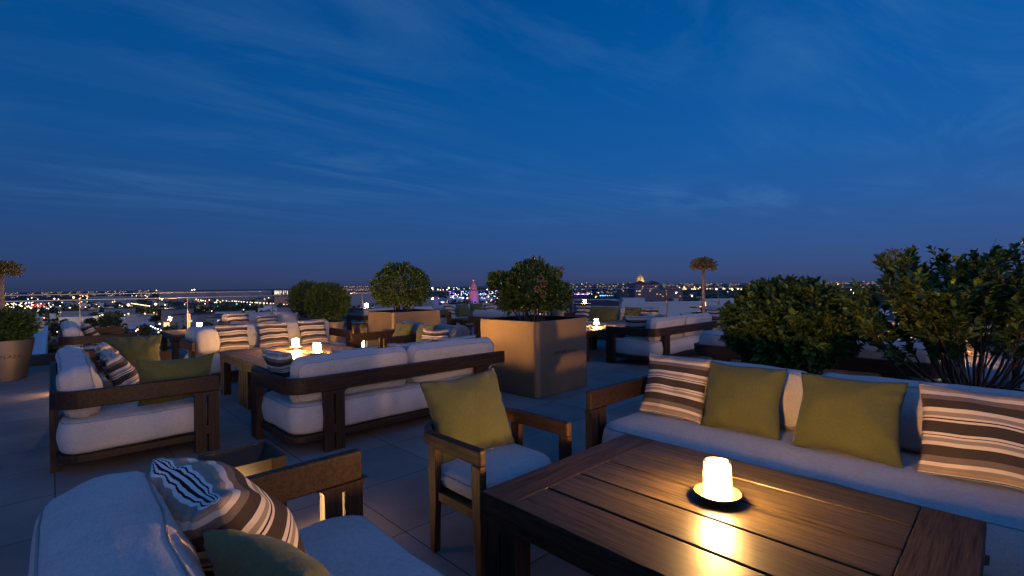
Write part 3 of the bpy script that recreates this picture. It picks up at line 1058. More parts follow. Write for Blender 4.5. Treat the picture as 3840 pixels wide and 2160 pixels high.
for sx_ in (-1, 1):
    for fy in (-1, 1):
        bm = NB()
        y0 = -CD / 2 + 0.001 if fy < 0 else CD / 2 - 0.275
        wt, wb = 0.074, 0.042
        t = 0.042
        xo = sx_ * (CW / 2 - 0.001)
        if fy > 0: xo = sx_ * (CW / 2 - 0.012)
        prof = [(0, wb), (0.3, wt * 0.9), (0.5, wt), (0.5945, wt)]
        vs = []
        for z, w in prof:
            yy0 = y0 if fy < 0 else y0 + (0.02 if z == 0 else 0.0)
            vs.append([bm.verts.new(q) for q in ((xo, yy0, z), (xo, yy0 + w, z), (xo - sx_ * t, yy0 + w, z), (xo - sx_ * t, yy0, z))])
        for A, B in zip(vs, vs[1:]):
            for i in range(4):
                bm.faces.new((A[i], A[(i + 1) % 4], B[(i + 1) % 4], B[i]))
        bm.faces.new(vs[0][::-1]); bm.faces.new(vs[-1])
        obj('leg', bm, M_chair_z, root, bevel=0.005)
s = soft(CW - 0.11, CD - 0.06, 0.125, 0.17, 0.045, 0.01, 0.015, 0.004, 5)
o = obj('seat_cushion', s, M_linen, root, smooth=True); o.location = (0, -0.005, 0.3535)
bm = NB()
pts = [Vector((x, y - 0.005, 0.445)) for x, y in rrect(CW - 0.105, CD - 0.055, 0.17, 6, 0, 4)]
tube(bm, pts + [pts[0]], 0.0035, 5)
w_ = obj('piping', bm, M_mottle, None, smooth=True); w_.parent = o; w_.location = (0, 0.005, -0.3535)
tag(root, 'brown wooden armchair with a curved arm rail at the head of the front table', 'armchair')


# ------------------------------------------------------------------ lettering, planters
def text_mesh(body, size):
    cu = bpy.data.curves.new('lettering', 'FONT')
    cu.body = body
    cu.size = size
    cu.align_x = 'CENTER'
    cu.align_y = 'CENTER'
    cu.extrude = 0.0012
    cu.space_character = 1.22
    t = bpy.data.objects.new('tmp', cu)
    col.objects.link(t)
    bpy.context.view_layer.update()
    me = bpy.data.meshes.new_from_object(t.evaluated_get(bpy.context.evaluated_depsgraph_get()))
    bpy.data.objects.remove(t)
    me.name = 'lettering'
    me.materials.clear()
    me.materials.append(M_letter)
    return me


def square_planter(x, y, rot, label, S=1.15, S2=1.15, H=1.02, letters=False):
    root = empty('square_planter', (x, y, 0), R(rot))
    bm = NB()
    o = rrect(S, S2, 0.075, 8)
    i_ = rrect(S, S2, 0.075, 8, inset=0.028)
    n = len(o)
    rings = []
    for pts, z in ((rrect(S, S2, 0.075, 8, inset=0.02), 0.0), (rrect(S, S2, 0.075, 8, inset=0.02), 0.018), (o, 0.019), (o, H - 0.004),
                   (rrect(S, S2, 0.075, 8, inset=0.004), H), (i_, H), (i_, H - 0.05)):
        rings.append([bm.verts.new((a, b, z)) for a, b in pts])
    for A, B in zip(rings, rings[1:]):
        for k in range(n):
            bm.faces.new((A[k], A[(k + 1) % n], B[(k + 1) % n], B[k]))
    bm.faces.new(rings[0][::-1])
    obj('planter_box', bm, M_bronze, root, smooth=True, angle=35)
    bm = NB()
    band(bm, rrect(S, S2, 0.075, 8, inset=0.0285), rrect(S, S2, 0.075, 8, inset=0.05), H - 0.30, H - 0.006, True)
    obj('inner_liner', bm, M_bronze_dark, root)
    bm = NB()
    prism(bm, rrect(S, S2, 0.05, 6, inset=0.051), H - 0.14, H - 0.10)
    obj('soil', bm, M_soil, root)
    if letters:
        me = text_mesh('CROWNE PLAZA', 0.058)
        o = bpy.data.objects.new('lettering', me)
        link(o, root)
        o.location = (0.02, -S2 / 2 - 0.0013, 0.565)
        o.rotation_euler = (R(90), 0, 0)
    return tag(root, label, 'planter', 'bronze planters and pots')


def round_pot(x, y, label, r=0.38, rb=0.27, H=0.68, letters=None):
    root = empty('round_pot', (x, y, 0))
    bm = NB()
    lathe(bm, [(0.0005, 0.0), (rb - 0.02, 0.0), (rb - 0.02, 0.014), (rb, 0.016), (r, H - 0.006), (r - 0.003, H), (r - 0.025, H), (r - 0.03, H - 0.05)], 64)
    obj('pot_body', bm, M_bronze, root, smooth=True, angle=40)
    bm = NB()
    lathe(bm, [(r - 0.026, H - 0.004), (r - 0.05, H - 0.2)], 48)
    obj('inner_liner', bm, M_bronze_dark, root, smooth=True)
    bm = NB()
    lathe(bm, [(0.0005, H - 0.07), (r * 0.5, H - 0.075), (r - 0.042, H - 0.1)], 40)
    obj('soil', bm, M_soil, root)
    if letters is not None:
        me = text_mesh('CROWNE PLAZA', 0.078)
        sl = (r - rb) / H
        for v in me.vertices:
            z = H * 0.60 + v.co.y
            rr = rb + (r - rb) * z / H + 0.0012 + v.co.z
            a = v.co.x / (rb + (r - rb) * 0.6) + letters
            v.co = (rr * math.cos(a), rr * math.sin(a), z)
        o = bpy.data.objects.new('lettering', me)
        link(o, root)
    return tag(root, label, 'planter', 'bronze planters and pots')


square_planter(5.165, 4.955, 2.4, 'large bronze square planter with lettering, front corner towards the camera', 1.16, 1.16, 1.02, True)
square_planter(5.23, 8.68, 1.2, 'rear bronze square planter without lettering, behind the club chairs', 1.15, 1.0, 1.02)


def facing(x, y, off=0.0):
    return math.atan2(-y, -x) + off


round_pot(-0.60, 12.0, 'round bronze pot at the left edge, lettering cut off by the photo', letters=facing(-0.60, 12.0, -0.42))
round_pot(10.78, 4.88, 'round tapered pot with lettering behind the right end of a sofa', letters=facing(10.78, 4.88, 0.62))
round_pot(5.40, 12.85, 'round pot under the nearer round bush, left of the rear square planter', 0.42, 0.3, 0.6)
round_pot(5.30, 14.0, 'round pot under the rear round bush by the railing')
round_pot(5.0, 1.47, 'round pot hidden below the dense round bush behind the front sofa', 0.40, 0.3, 0.62)
round_pot(5.08, 0.22, 'round pot holding the tall open bush at the right edge', 0.38, 0.28, 0.66)
round_pot(10.38, 1.45, 'round pot of the yellowish topiary behind the tall open bush')
round_pot(13.0, 11.2, 'round pot of the thin orange topiary behind the lettered square planter')


# ------------------------------------------------------------------ plants
def leaf(bm, p, d, nrm, l, w):
    """one folded obovate leaf"""
    d = d.normalized()
    s = d.cross(nrm)
    if s.length < 1e-4: s = d.orthogonal()
    s.normalize()
    n = s.cross(d)
    b = bm.verts.new(p)
    t = bm.verts.new(p + d * l - n * l * 0.12)
    A = [bm.verts.new(p + d * l * 0.32 + s * w * 0.36 + n * w * 0.10), bm.verts.new(p + d * l * 0.70 + s * w * 0.5 + n * w * 0.12)]
    B = [bm.verts.new(p + d * l * 0.32 - s * w * 0.36 + n * w * 0.10), bm.verts.new(p + d * l * 0.70 - s * w * 0.5 + n * w * 0.12)]
    bm.faces.new((b, A[0], A[1], t))
    bm.faces.new((b, t, B[1], B[0]))


def rosette(bm, p, d, rn, l, k=6, spread=0.9):
    d = d.normalized()
    a = d.orthogonal().normalized()
    b = d.cross(a)
    a0 = rn.random() * 6.3
    for i in range(k):
        an = a0 + i * 2.4
        e = spread * (0.45 + 0.75 * i / k)
        q = (d + (a * math.cos(an) + b * math.sin(an)) * e)
        ll = l * rn.uniform(0.65, 1.15)
        leaf(bm, p - d * (i / k) * l * 1.1, q, d + Vector((0, 0, 0.5)), ll, ll * rn.uniform(0.48, 0.62))


def ball_bush(name, x, y, zc, rx, rz, zs, label, nros, l, seed, lobes=(), leafm=None, stems=11, low=-0.85, shell=0.62, rough=0.13, flowers=0, cat='shrub', spread=0.12, group=None):
    rn = random.Random(seed)
    root = empty(name, (x, y, zs))
    bl = NB()
    C0 = Vector((0, 0, zc - zs))
    balls = [(C0, rx, rz, 1.0)] + [(Vector((a, b, c - zs)), r1, r2, wgt) for a, b, c, r1, r2, wgt in lobes]
    tips = []
    for bi, (c, r1, r2, wgt) in enumerate(balls):
        k = int(nros * wgt)
        made = 0
        while made < k:
            v = Vector((rn.gauss(0, 1), rn.gauss(0, 1), rn.gauss(0, 1))).normalized()
            if v.z < low: continue
            bumpy = 1 + rough * noise.noise(v * 2.6 + Vector((seed, bi, 0))) + rough * 0.6 * noise.noise(v * 6 + Vector((seed, bi, 5)))
            rr = (shell + (1 - shell) * rn.random() ** 0.6) * bumpy
            p = c + Vector((v.x * r1, v.y * r1, v.z * r2)) * rr
            d = (v + Vector((0, 0, 0.45)) + Vector((rn.uniform(-.5, .5), rn.uniform(-.5, .5), rn.uniform(-.4, .4)))).normalized()
            rosette(bl, p, d, rn, l * rn.uniform(0.8, 1.15), rn.randint(5, 8))
            tips.append(p)
            made += 1
    me_ = obj('foliage', bl, leafm or M_leaf, root)
    bs = NB()
    for i in range(stems):
        a = 2 * PI * i / stems + rn.uniform(-.3, .3)
        c, r1, r2, _w = balls[i % len(balls)] if i % 3 == 0 else balls[0]
        b0 = Vector((math.cos(a) * spread * rn.uniform(.3, 1), math.sin(a) * spread * rn.uniform(.3, 1), -0.04))
        e = c + Vector((math.cos(a) * r1 * rn.uniform(.35, .8), math.sin(a) * r1 * rn.uniform(.35, .8), r2 * rn.uniform(-.1, .6)))
        mid = b0.lerp(e, 0.5) + Vector((rn.uniform(-.04, .04), rn.uniform(-.04, .04), rn.uniform(-.02, .06)))
        r0 = rn.uniform(0.009, 0.016) * (0.7 + rx)
        tube(bs, [b0, b0.lerp(mid, .5) + Vector((rn.uniform(-.015, .015), rn.uniform(-.015, .015), 0)), mid, mid.lerp(e, .5), e], [r0, r0 * .85, r0 * .7, r0 * .5, r0 * .25], 6)
        for q in range(3):
            s_ = mid.lerp(e, rn.uniform(0, .6))
            t_ = min(rn.sample(tips, min(25, len(tips))), key=lambda t: (t - s_ - Vector((0, 0, r2 * .4))).length)
            tube(bs, [s_, s_.lerp(t_, .5) + Vector((rn.uniform(-.02, .02), rn.uniform(-.02, .02), .02)), t_], [r0 * .45, r0 * .35, r0 * .15], 5)
    obj('stems', bs, M_bark, root)
    if flowers:
        bf = NB()
        for q in range(flowers):
            cc = Vector((-0.24 + rn.uniform(-.05, .05), -0.40 + rn.uniform(-.05, .05), zc - zs + 0.14 - q * 0.075))
            for k in range(46):
                v = Vector((rn.gauss(0, 1), rn.gauss(0, 1), rn.gauss(0, 1))).normalized()
                leaf(bf, cc + v * 0.035, v, Vector((rn.random(), rn.random(), rn.random())), 0.022, 0.018)
        obj('dry_blossom', bf, M_dry, root)
    return tag(root, label, cat, group or 'potted round shrubs')


ball_bush('round_bush', 5.2, 8.72, 1.49, 0.60, 0.50, 0.92, 'round clipped bush growing from the rear square planter', 1500, 0.052, 3, stems=16, low=-0.8)
ball_bush('round_bush', 5.2, 5.0, 1.46, 0.45, 0.42, 0.92, 'leafy bush in the lettered square planter with dried blossoms on its left', 1150, 0.058, 5,
          lobes=((-0.36, 0.36, 1.56, 0.17, 0.16, 0.13), (0.24, -0.26, 1.33, 0.25, 0.24, 0.2), (-0.2, 0.2, 1.3, 0.28, 0.24, 0.2)), stems=18, flowers=4, spread=0.2)
ball_bush('round_bush', 5.37, 12.85, 1.11, 0.60, 0.56, 0.53, 'nearer of two touching round bushes left of the rear square planter', 1700, 0.055, 7, stems=10)
ball_bush('round_bush', 5.28, 13.97, 1.18, 0.52, 0.54, 0.6, 'rear one of two touching round bushes, against the railing', 1400, 0.055, 9, stems=9, leafm=M_leaf_dark)
ball_bush('round_bush', 5.0, 1.47, 1.11, 0.57, 0.43, 0.55, 'dense dark bush right behind the front sofa, right of the lettered planter', 1900, 0.072, 11, leafm=M_leaf, stems=16,
          lobes=((0.1, 0.22, 0.94, 0.34, 0.30, 0.15),), low=-0.95, shell=0.55, rough=0.13)
ball_bush('round_bush', -0.60, 12.0, 0.90, 0.36, 0.32, 0.6, 'low dark shrub round the foot of the topiary at the left edge', 800, 0.05, 13, leafm=M_leaf_dark, stems=6,
          lobes=((0.2, -0.05, 0.90, 0.24, 0.27, 0.3),), low=-0.9)

# tall open bush at the right edge: bare stems fanning out, leaves above
rn = random.Random(21)
root = empty('tall_bush', (5.08, 0.22, 0.58))
bs, bl = NB(), NB()
for i in range(44):
    a = rn.uniform(0, 2 * PI)
    ld = rn.uniform(0.12, 0.82)
    e = Vector((math.cos(a) * ld, math.sin(a) * ld * 1.05, rn.uniform(0.72, 1.16) - 0.24 * ld))
    if i % 4 == 0: e.z += 0.08
    b0 = Vector((math.cos(a) * 0.16 * rn.random(), math.sin(a) * 0.16 * rn.random(), -0.03))
    m1 = b0.lerp(e, 0.35) + Vector((0, 0, -0.05)) + Vector((rn.uniform(-.04, .04), rn.uniform(-.04, .04), 0))
    m2 = b0.lerp(e, 0.7) + Vector((rn.uniform(-.05, .05), rn.uniform(-.05, .05), 0))
    r0 = rn.uniform(0.0065, 0.0125)
    tube(bs, [b0, b0.lerp(m1, .5), m1, m1.lerp(m2, .5), m2, e], [r0, r0 * .95, r0 * .85, r0 * .7, r0 * .5, r0 * .2], 7)
    for q in range(14):
        s_ = m1.lerp(m2, rn.uniform(0.3, 1)) if q < 4 else m2.lerp(e, rn.uniform(0, 1))
        dirn = (e - m1).normalized() + Vector((rn.uniform(-.9, .9), rn.uniform(-.9, .9), rn.uniform(-.2, .7)))
        t_ = s_ + dirn.normalized() * rn.uniform(0.10, 0.26)
        tube(bs, [s_, s_.lerp(t_, .5) + Vector((0, 0, .01)), t_], [r0 * .35, r0 * .28, r0 * .15], 5)
        hh = t_.z
        if hh > 1.2: continue
        for k in range(2):
            pp = t_.lerp(s_, k * 0.45)
            if hh < 0.32 and rn.random() < 0.75: continue
            rosette(bl, pp, dirn, rn, rn.uniform(0.06, 0.082), rn.randint(5, 8), 1.05)
    rosette(bl, e, Vector((0, 0, 1)) + (e - m2), rn, 0.062, 8, 0.8)
obj('stems', bs, M_bark, root)
obj('foliage', bl, M_leaf, root)
tag(root, 'tall open bush with bare fanning stems at the right edge', 'shrub', 'potted round shrubs')


def topiary(x, y, zb, zc, rc, rz, label, n, seed, leafm, tr=0.034, lean=(0, 0), twig=0.0):
    rn = random.Random(seed)
    root = empty('topiary_tree', (x, y, zb))
    bm = NB()
    top = Vector((lean[0], lean[1], zc - zb - rz * 0.4))
    pts = [Vector((0, 0, -0.02)), top * 0.3 + Vector((rn.uniform(-.012, .012), rn.uniform(-.012, .012), 0)), top * 0.65 + Vector((rn.uniform(-.012, .012), 0, 0)), top]
    tube(bm, pts, [tr * 1.1, tr, tr * 0.95, tr * 0.85], 10)
    obj('trunk', bm, M_trunk, root, smooth=True)
    bl, bt = NB(), NB()
    c = Vector((lean[0], lean[1], zc - zb))
    for k in range(n):
        v = Vector((rn.gauss(0, 1), rn.gauss(0, 1), rn.gauss(0, 1))).normalized()
        if v.z < -0.55: v.z = -v.z
        rr = (0.5 + 0.55 * rn.random() ** 0.7) * (1 + 0.2 * noise.noise(v * 3 + Vector((seed, 0, 0))))
        p = c + Vector((v.x * rc, v.y * rc, v.z * rz)) * rr
        rosette(bl, p, v + Vector((0, 0, .3)), rn, rn.uniform(0.026, 0.042), rn.randint(4, 6), 1.1)
        if k % 3 == 0:
            s_ = top + Vector((0, 0, 0.02))
            q = c + (p - c) * (1.0 + twig * rn.random())
            tube(bt, [s_, s_.lerp(q, .5) + Vector((0, 0, -.01)), q], [0.006, 0.004, 0.0015], 4)
    obj('foliage', bl, leafm, root)
    obj('twigs', bt, M_trunk, root)
    return tag(root, label, 'topiary tree', 'topiary trees on bare trunks')


topiary(-0.62, 12.01, 0.6, 1.86, 0.27, 0.17, 'topiary on a pale trunk at the left edge of the terrace', 520, 31, M_leaf_gold, 0.04)
topiary(10.75, 4.92, 0.6, 1.90, 0.28, 0.19, 'yellow green topiary on a pale trunk right of the gold dome', 520, 33, M_leaf_gold, 0.036)
topiary(13.0, 11.2, 0.6, 2.0, 0.25, 0.19, 'sparse orange topiary on a thin trunk behind the lettered planter bush', 110, 35, M_leaf_gold, 0.03, twig=0.25)
topiary(10.38, 1.45, 0.6, 1.86, 0.25, 0.19, 'dry twiggy topiary behind the tall open bush at the right', 150, 37, M_leaf_gold, 0.03, twig=0.2)


# ------------------------------------------------------------------ glass railings
def railing(x0, y0, x1, y1, posts, label):
    root = empty('glass_railing', (x0, y0, 0), math.atan2(y1 - y0, x1 - x0))
    Ln = math.hypot(x1 - x0, y1 - y0)
    bm = NB()
    lathe_pts = [(0, 0, 1.30), (Ln, 0, 1.30)]
    tube(bm, lathe_pts, 0.021, 12)
    obj('handrail', bm, M_steel, root, smooth=True, angle=50)
    cuts = [0] + posts + [Ln]
    for a, b in zip(cuts, cuts[1:]):
        if b - a < 0.1: continue
        bm = NB()
        box(bm, a + 0.012, b - 0.012, 0.10, 0.112, 0.06, 1.425)
        obj('glass_panel', bm, M_glass, root)
        bm = NB()
        box(bm, a + 0.012, b - 0.012, 0.097, 0.115, 1.4255, 1.436)
        obj('edge_trim', bm, M_steel, root)
    for p in posts:
        bm = NB()
        box(bm, p - 0.012, p + 0.012, -0.03, 0.0, 0.0, 0.97)
        box(bm, p - 0.006, p + 0.006, -0.02, -0.006, 0.971, 1.285)
        box(bm, p + 0.03, p + 0.055, -0.03, 0.0, 0.0, 0.91)
        box(bm, p - 0.012, p + 0.055, 0.001, 0.098, 0.55, 0.60)
        box(bm, p - 0.06, p + 0.1, -0.07, 0.1, 0.0005, 0.012)
        obj('post', bm, M_steel, root)
    return tag(root, label, 'railing', 'glass railings round the terrace edge')


railing(-14, 14.5, 6.5, 14.5, [10.3, 12.4, 14.45, 16.48, 18.49], 'glass railing with steel handrail on the left, in front of the city')
railing(6.56, 17.45, 20.2, 17.45, [2.1, 4.1, 6.08, 8.58, 11.2], 'glass railing in the middle, in front of the purple fairground lights')
railing(20.3, 17.4, 20.3, -13.9, [0.9, 3.9, 6.37, 8.74, 11.2, 13.75, 16.4, 19.2, 22.0, 25], 'glass railing on the right, below the gold dome')


# ------------------------------------------------------------------ the city below
def quiet(M):
    try:
        M.cycles.emission_sampling = 'NONE'
    except Exception:
        pass
    return M


M_ground = mat('city_ground', (0.04, 0.045, 0.035), 0.95, spec=0.1)
_v = coords(M_ground)
_a = noisetex(M_ground, _v, 0.012, 6, 0.7)
_rp = ramp(M_ground, _a, [(0.32, (0.02, 0.028, 0.014)), (0.47, (0.05, 0.054, 0.034)), (0.56, (0.14, 0.13, 0.12)), (0.7, (0.06, 0.066, 0.04))])
L(M_ground, _rp.outputs[0], bsdf(M_ground).inputs['Base Color'])
M_road = mat('city_asphalt', (0.07, 0.066, 0.068), 0.8)
M_ctree = leafmat('city_tree_leaf', (0.03, 0.042, 0.014), (0.012, 0.02, 0.008), 0.8)
M_pole = mat('lamp_post_grey', (0.18, 0.17, 0.16), 0.6)
M_wallg = mat('grey_render_wall', (0.30, 0.28, 0.25), 0.85)
M_wallw = mat('white_render_wall', (0.62, 0.62, 0.58), 0.85)
M_wallm = mat('mauve_brick_wall', (0.20, 0.145, 0.15), 0.85)
M_metal = mat('pale_metal_cladding', (0.34, 0.33, 0.33), 0.6)
M_roofd = mat('dark_flat_roof', (0.06, 0.06, 0.075), 0.8)
M_roofr = mat('dark_red_tiles', (0.12, 0.05, 0.045), 0.8)
M_win = mat('dark_window_glass', (0.03, 0.035, 0.045), 0.15)
M_winlit = quiet(mat('lit_window', (0.5, 0.5, 0.5), 0.5, emit=(0.75, 0.88, 1.0), est=1.0))
M_winwarm = quiet(mat('warm_lit_window', (0.5, 0.4, 0.3), 0.5, emit=(1.0, 0.60, 0.25), est=1.7))
M_strip = quiet(mat('white_light_strip', (0.5, 0.5, 0.5), 0.5, emit=(1.0, 0.86, 0.66), est=1.6))
LC = {'w': ((1.0, 0.66, 0.30), 7), 'n': ((1.0, 0.92, 0.82), 6), 'r': ((1.0, 0.05, 0.03), 3), 'g': ((0.0, 0.75, 0.42), 2.5), 'o': ((1.0, 0.34, 0.05), 5),
      'p': ((0.42, 0.16, 1.0), 5), 'b': ((0.12, 0.42, 1.0), 6), 'v': ((0.80, 0.62, 1.0), 7)}
M_bulb = {k: quiet(mat('city_light_' + k, (0.4, 0.4, 0.4), 0.5, emit=c, est=s)) for k, (c, s) in LC.items()}

bm = NB()
g_ = [bm.verts.new(v) for v in ((-40000, -40000, GZ), (40000, -40000, GZ), (40000, 40000, GZ), (-40000, 40000, GZ))]
bm.faces.new(g_)
tag(obj('city_ground', bm, M_ground), kind='structure')

# the hotel below the terrace, and its lower wing with a pale roof
bm = NB(); box(bm, -13.9, 20.5, -13.9, 14.7, GZ + 0.05, -0.51)
tag(obj('hotel_building', bm, M_concrete), 'hotel block that carries the roof terrace', 'building')
root = empty('lower_wing', (-10.3, 48, GZ))
bm = NB(); box(bm, -10, 9.9, -33, 30, 0.05, 33.0 - 0.3)
obj('wall', bm, M_concrete, root)
bm = NB()
box(bm, -10.1, 9.6, -33, 30.0, 32.701, 32.95)
obj('roof', bm, M_wallw, root)
bm = NB()
box(bm, 9.601, 9.95, -33, 30.2, 32.702, 33.55)
obj('parapet', bm, M_wallw, root)
tag(root, 'lower building wing with a pale roof right of the left pot', 'building')


def road(name, pts, w):
    bm = NB()
    P = [Vector(p) for p in pts]
    o, i = [], []
    for k, p in enumerate(P):
        d = (P[min(k + 1, len(P) - 1)] - P[max(k - 1, 0)]).normalized()
        n = Vector((-d.y, d.x))
        o.append(bm.verts.new((*(p + n * w / 2), GZ + 0.06))); i.append(bm.verts.new((*(p - n * w / 2), GZ + 0.06)))
    for k in range(len(P) - 1):
        bm.faces.new((o[k], o[k + 1], i[k + 1], i[k]))
    tag(obj(name, bm, M_road), kind='structure')


road('road', [far(470, 260), far(500, 460), far(560, 620), far(690, 850), far(1000, 1000), far(1500, 1250)], 26)
road('road', [far(-100, 700), far(250, 900), far(560, 1050), far(760, 1200), far(1100, 1350)], 30)
road('road', [far(60, 330), far(420, 480), far(700, 760)], 16)
road('road', [far(2380, 2300), far(2900, 2500), far(3500, 2600)], 40)


# street lamps: one mesh per colour, copied; heads sit where the lights shine
def lamp_mesh(k, big):
    bm = NB()
    bmesh.ops.create_icosphere(bm, subdivisions=2, radius=1.0)
    n0 = len(bm.faces)
    tube(bm, [(0, 0, -1.0), (0, 0, -60)], 0.14, 4)
    me = bpy.data.meshes.new('street_lamp')
    bm.to_mesh(me); bm.free()
    me.materials.append(M_bulb[k]); me.materials.append(M_pole)
    for i, p in enumerate(me.polygons):
        p.use_smooth = i < n0
        if i >= n0: p.material_index = 1
    return me


LM = {}
LLAB = {'w': 'tiny warm street lamp glowing in the distant city', 'n': 'tiny white lamp glowing in the distant city', 'r': 'tiny red light in the distant city traffic',
        'g': 'green traffic light beyond the pale office building', 'o': 'orange street lamp below the left part of the railing', 'p': 'small purple stage light in the distant fairground',
        'b': 'small blue stage light in a row below the gold dome', 'v': 'bright violet white floodlight of the distant fairground'}
NAMEL = {'w': 'street_lamp', 'n': 'street_lamp', 'r': 'tail_light', 'g': 'traffic_light', 'o': 'street_lamp', 'p': 'stage_light', 'b': 'stage_light', 'v': 'floodlight'}
nl = 0


def city_light(px, y, k='w', s=2.0, d=None):
    global nl
    diff = y - hor(px)
    if d is None:
        d = min(max(28.5 * F / max(diff, 5.5), 260), 4200)
        if diff < 9: d = rnd.uniform(1900, 3600)
    z = EYE - diff * d / F
    p = far(px, d)
    key = (k,)
    if key not in LM: LM[key] = lamp_mesh(k, False)
    o = link(bpy.data.objects.new(NAMEL[k], LM[key]))
    r = s * 0.72 * d / F
    o.location = (p.x, p.y, z)
    o.scale = (r, r, r)
    # the post reaches down to the ground
    hgt = max(z - GZ, 2.0)
    o.scale = (r, r, r)
    tag(o, LLAB[k], NAMEL[k].replace('_', ' '), {'w': 'street lamps of the city', 'n': 'white lamps of the city', 'r': 'red lights of the city', 'g': 'green traffic lights', 'o': 'orange street lamps',
                                                 'p': 'purple stage lights', 'b': 'blue stage lights', 'v': 'fairground floodlights'}[k])
    nl += 1


def pts(ox, oy, sc, lst, k='w', s=2.0, d=None):
    for q in lst:
        city_light(ox + q[0] / sc, oy + q[1] / sc, q[2] if len(q) > 2 else k, q[3] if len(q) > 3 else s, d)


pts(740, 1070, 6.78, [(100, 390), (300, 375), (360, 340, 'w', 2.6), (440, 380), (500, 380), (540, 385), (575, 425), (640, 390), (735, 395), (810, 325), (810, 400, 'w', 2.6), (880, 400),
    (945, 405), (985, 410, 'w', 2.6), (1050, 410), (1115, 420), (1180, 420), (1265, 432), (1345, 432), (1390, 440), (1465, 437), (1520, 445, 'w', 2.8), (1590, 447), (1690, 455, 'w', 2.8), (1765, 455),
    (1855, 462, 'w', 2.6), (1930, 462), (1705, 350), (1985, 345), (2090, 305), (2180, 310), (1810, 318), (190, 470), (435, 435), (480, 430, 'w', 3), (355, 655), (1170, 622), (1690, 595), (200, 335, 'w', 5),
    (905, 325), (945, 340), (1015, 340), (2195, 485), (2275, 480), (500, 530, 'g', 3.2), (998, 475, 'g', 3.4), (15, 400, 'r', 3), (45, 415, 'r', 2.5), (260, 430, 'r', 2), (205, 180, 'n', 1.5), (425, 180, 'n', 1.5), (1335, 490, 'v', 2.2)])
pts(100, 1080, 6.44, [(120, 240), (30, 270, 'n'), (270, 270), (665, 262, 'w', 3), (765, 270), (1130, 230, 'w', 4.5), (850, 350), (800, 435, 'w', 2.6), (1035, 478, 'w', 2.8), (520, 500), (865, 600, 'o', 2.6), (1120, 590),
    (410, 722, 'o', 3), (1680, 410, 'w', 3.2), (1745, 455, 'w', 3), (2450, 410, 'w', 6), (2240, 420), (2300, 440), (2320, 225, 'w', 3), (2240, 215), (2025, 150), (1940, 305), (2070, 340), (2120, 325), (2500, 290),
    (1820, 650, 'w', 3), (1755, 672), (2450, 625, 'w', 3), (2355, 650), (1820, 245, 'n'), (1610, 240, 'n'), (1300, 718, 'n', 1.2), (720, 1060), (1350, 632, 'n', 1.6)])
pts(480, 1080, 8.05, [(60, 360), (245, 380, 'w', 3), (830, 490, 'w', 5.5), (1110, 510, 'w', 2.5), (500, 775, 'w', 3), (1020, 355, 'w', 2.6), (1700, 495), (940, 1085, 'w', 4), (1130, 1130, 'w', 3.2),
    (270, 1255, 'o', 4.5), (220, 1300, 'n', 2.4), (120, 245, 'n'), (250, 237), (520, 228, 'n'), (575, 268), (1930, 65, 'n'), (2005, 50, 'n', 2.4), (860, 75, 'n', 2), (1740, 450, 'r', 2.6), (1010, 912, 'r', 3),
    (775, 745, 'o', 3)] + [(100 + 45 * i, 465 + 6.8 * i, 'w', 2.1) for i in range(13)] + [(80 + 55 * i, 540 + 11 * i) for i in range(3)]
    + [(2050 + 70 * i, 345 + 12 * i, 'w', 2) for i in range(5)])
# hanging lantern-like white signs down the street
pts(480, 1080, 8.05, [(670, 1150, 'n', 2.6), (735, 1185, 'n', 3.0), (805, 1218, 'n', 3.2), (882, 1245, 'n', 3.2), (972, 1285, 'n', 3.2), (900, 1335, 'w', 3)], d=240)
# car park with queues of tail lights
for i in range(58):
    city_light(100 + rnd.uniform(-600, 640) / 6.44, 1080 + rnd.uniform(330, 500) / 6.44, rnd.choice('wwwwn'), rnd.uniform(1.4, 2.4))
for i in range(20):
    city_light(100 + rnd.uniform(80, 520) / 6.44, 1080 + rnd.uniform(370, 470) / 6.44, 'r', rnd.uniform(1.8, 2.8))
for i in range(22):
    city_light(100 + rnd.uniform(1260, 1480) / 6.44, 1080 + (rnd.uniform(180, 260) if i % 2 else rnd.uniform(310, 480)) / 6.44, rnd.choice('rwwo'), rnd.uniform(1.2, 2.0))
# fairground
pts(1580, 1030, 8.587, [(355, 435, 'w', 4.2), (885, 430, 'w', 4.2), (375, 485), (530, 480, 'w', 2.8), (610, 495), (705, 490), (830, 485, 'w', 2.6), (1050, 425, 'n', 1.4), (1140, 420, 'n', 1.4), (1040, 475, 'n', 1.8),
    (1165, 460, 'n', 1.4), (1210, 468, 'n', 1.4), (1375, 460, 'n', 1.4), (1560, 430, 'w', 2), (1290, 550, 'w', 2), (1345, 550, 'w', 2), (1010, 730, 'v', 4.5), (1340, 750, 'v', 4), (1645, 770, 'v', 5), (1750, 770, 'v', 5),
    (2120, 480, 'w', 3), (535, 770, 'w', 4), (1480, 755, 'w', 3.5)])
for i in range(46):
    city_light(1580 + rnd.uniform(900, 2000) / 8.587, 1030 + rnd.uniform(545, 760) / 8.587, rnd.choice('nnppbv'), rnd.uniform(0.9, 2.0))
for i in range(34):
    city_light(1580 + rnd.uniform(2000, 2600) / 8.587, 1030 + rnd.uniform(500, 900) / 8.587, rnd.choice('wwnvp'), rnd.uniform(1.0, 2.2))
for i in range(14):
    city_light(1580 + rnd.uniform(240, 720) / 8.587, 1030 + rnd.uniform(865, 930) / 8.587, rnd.choice('nnnb'), rnd.uniform(1.2, 2.2))
for i in range(44):
    city_light(rnd.uniform(1690, 1860), rnd.uniform(1092, 1122), rnd.choice('ppbbv'), rnd.uniform(1.6, 3.0))
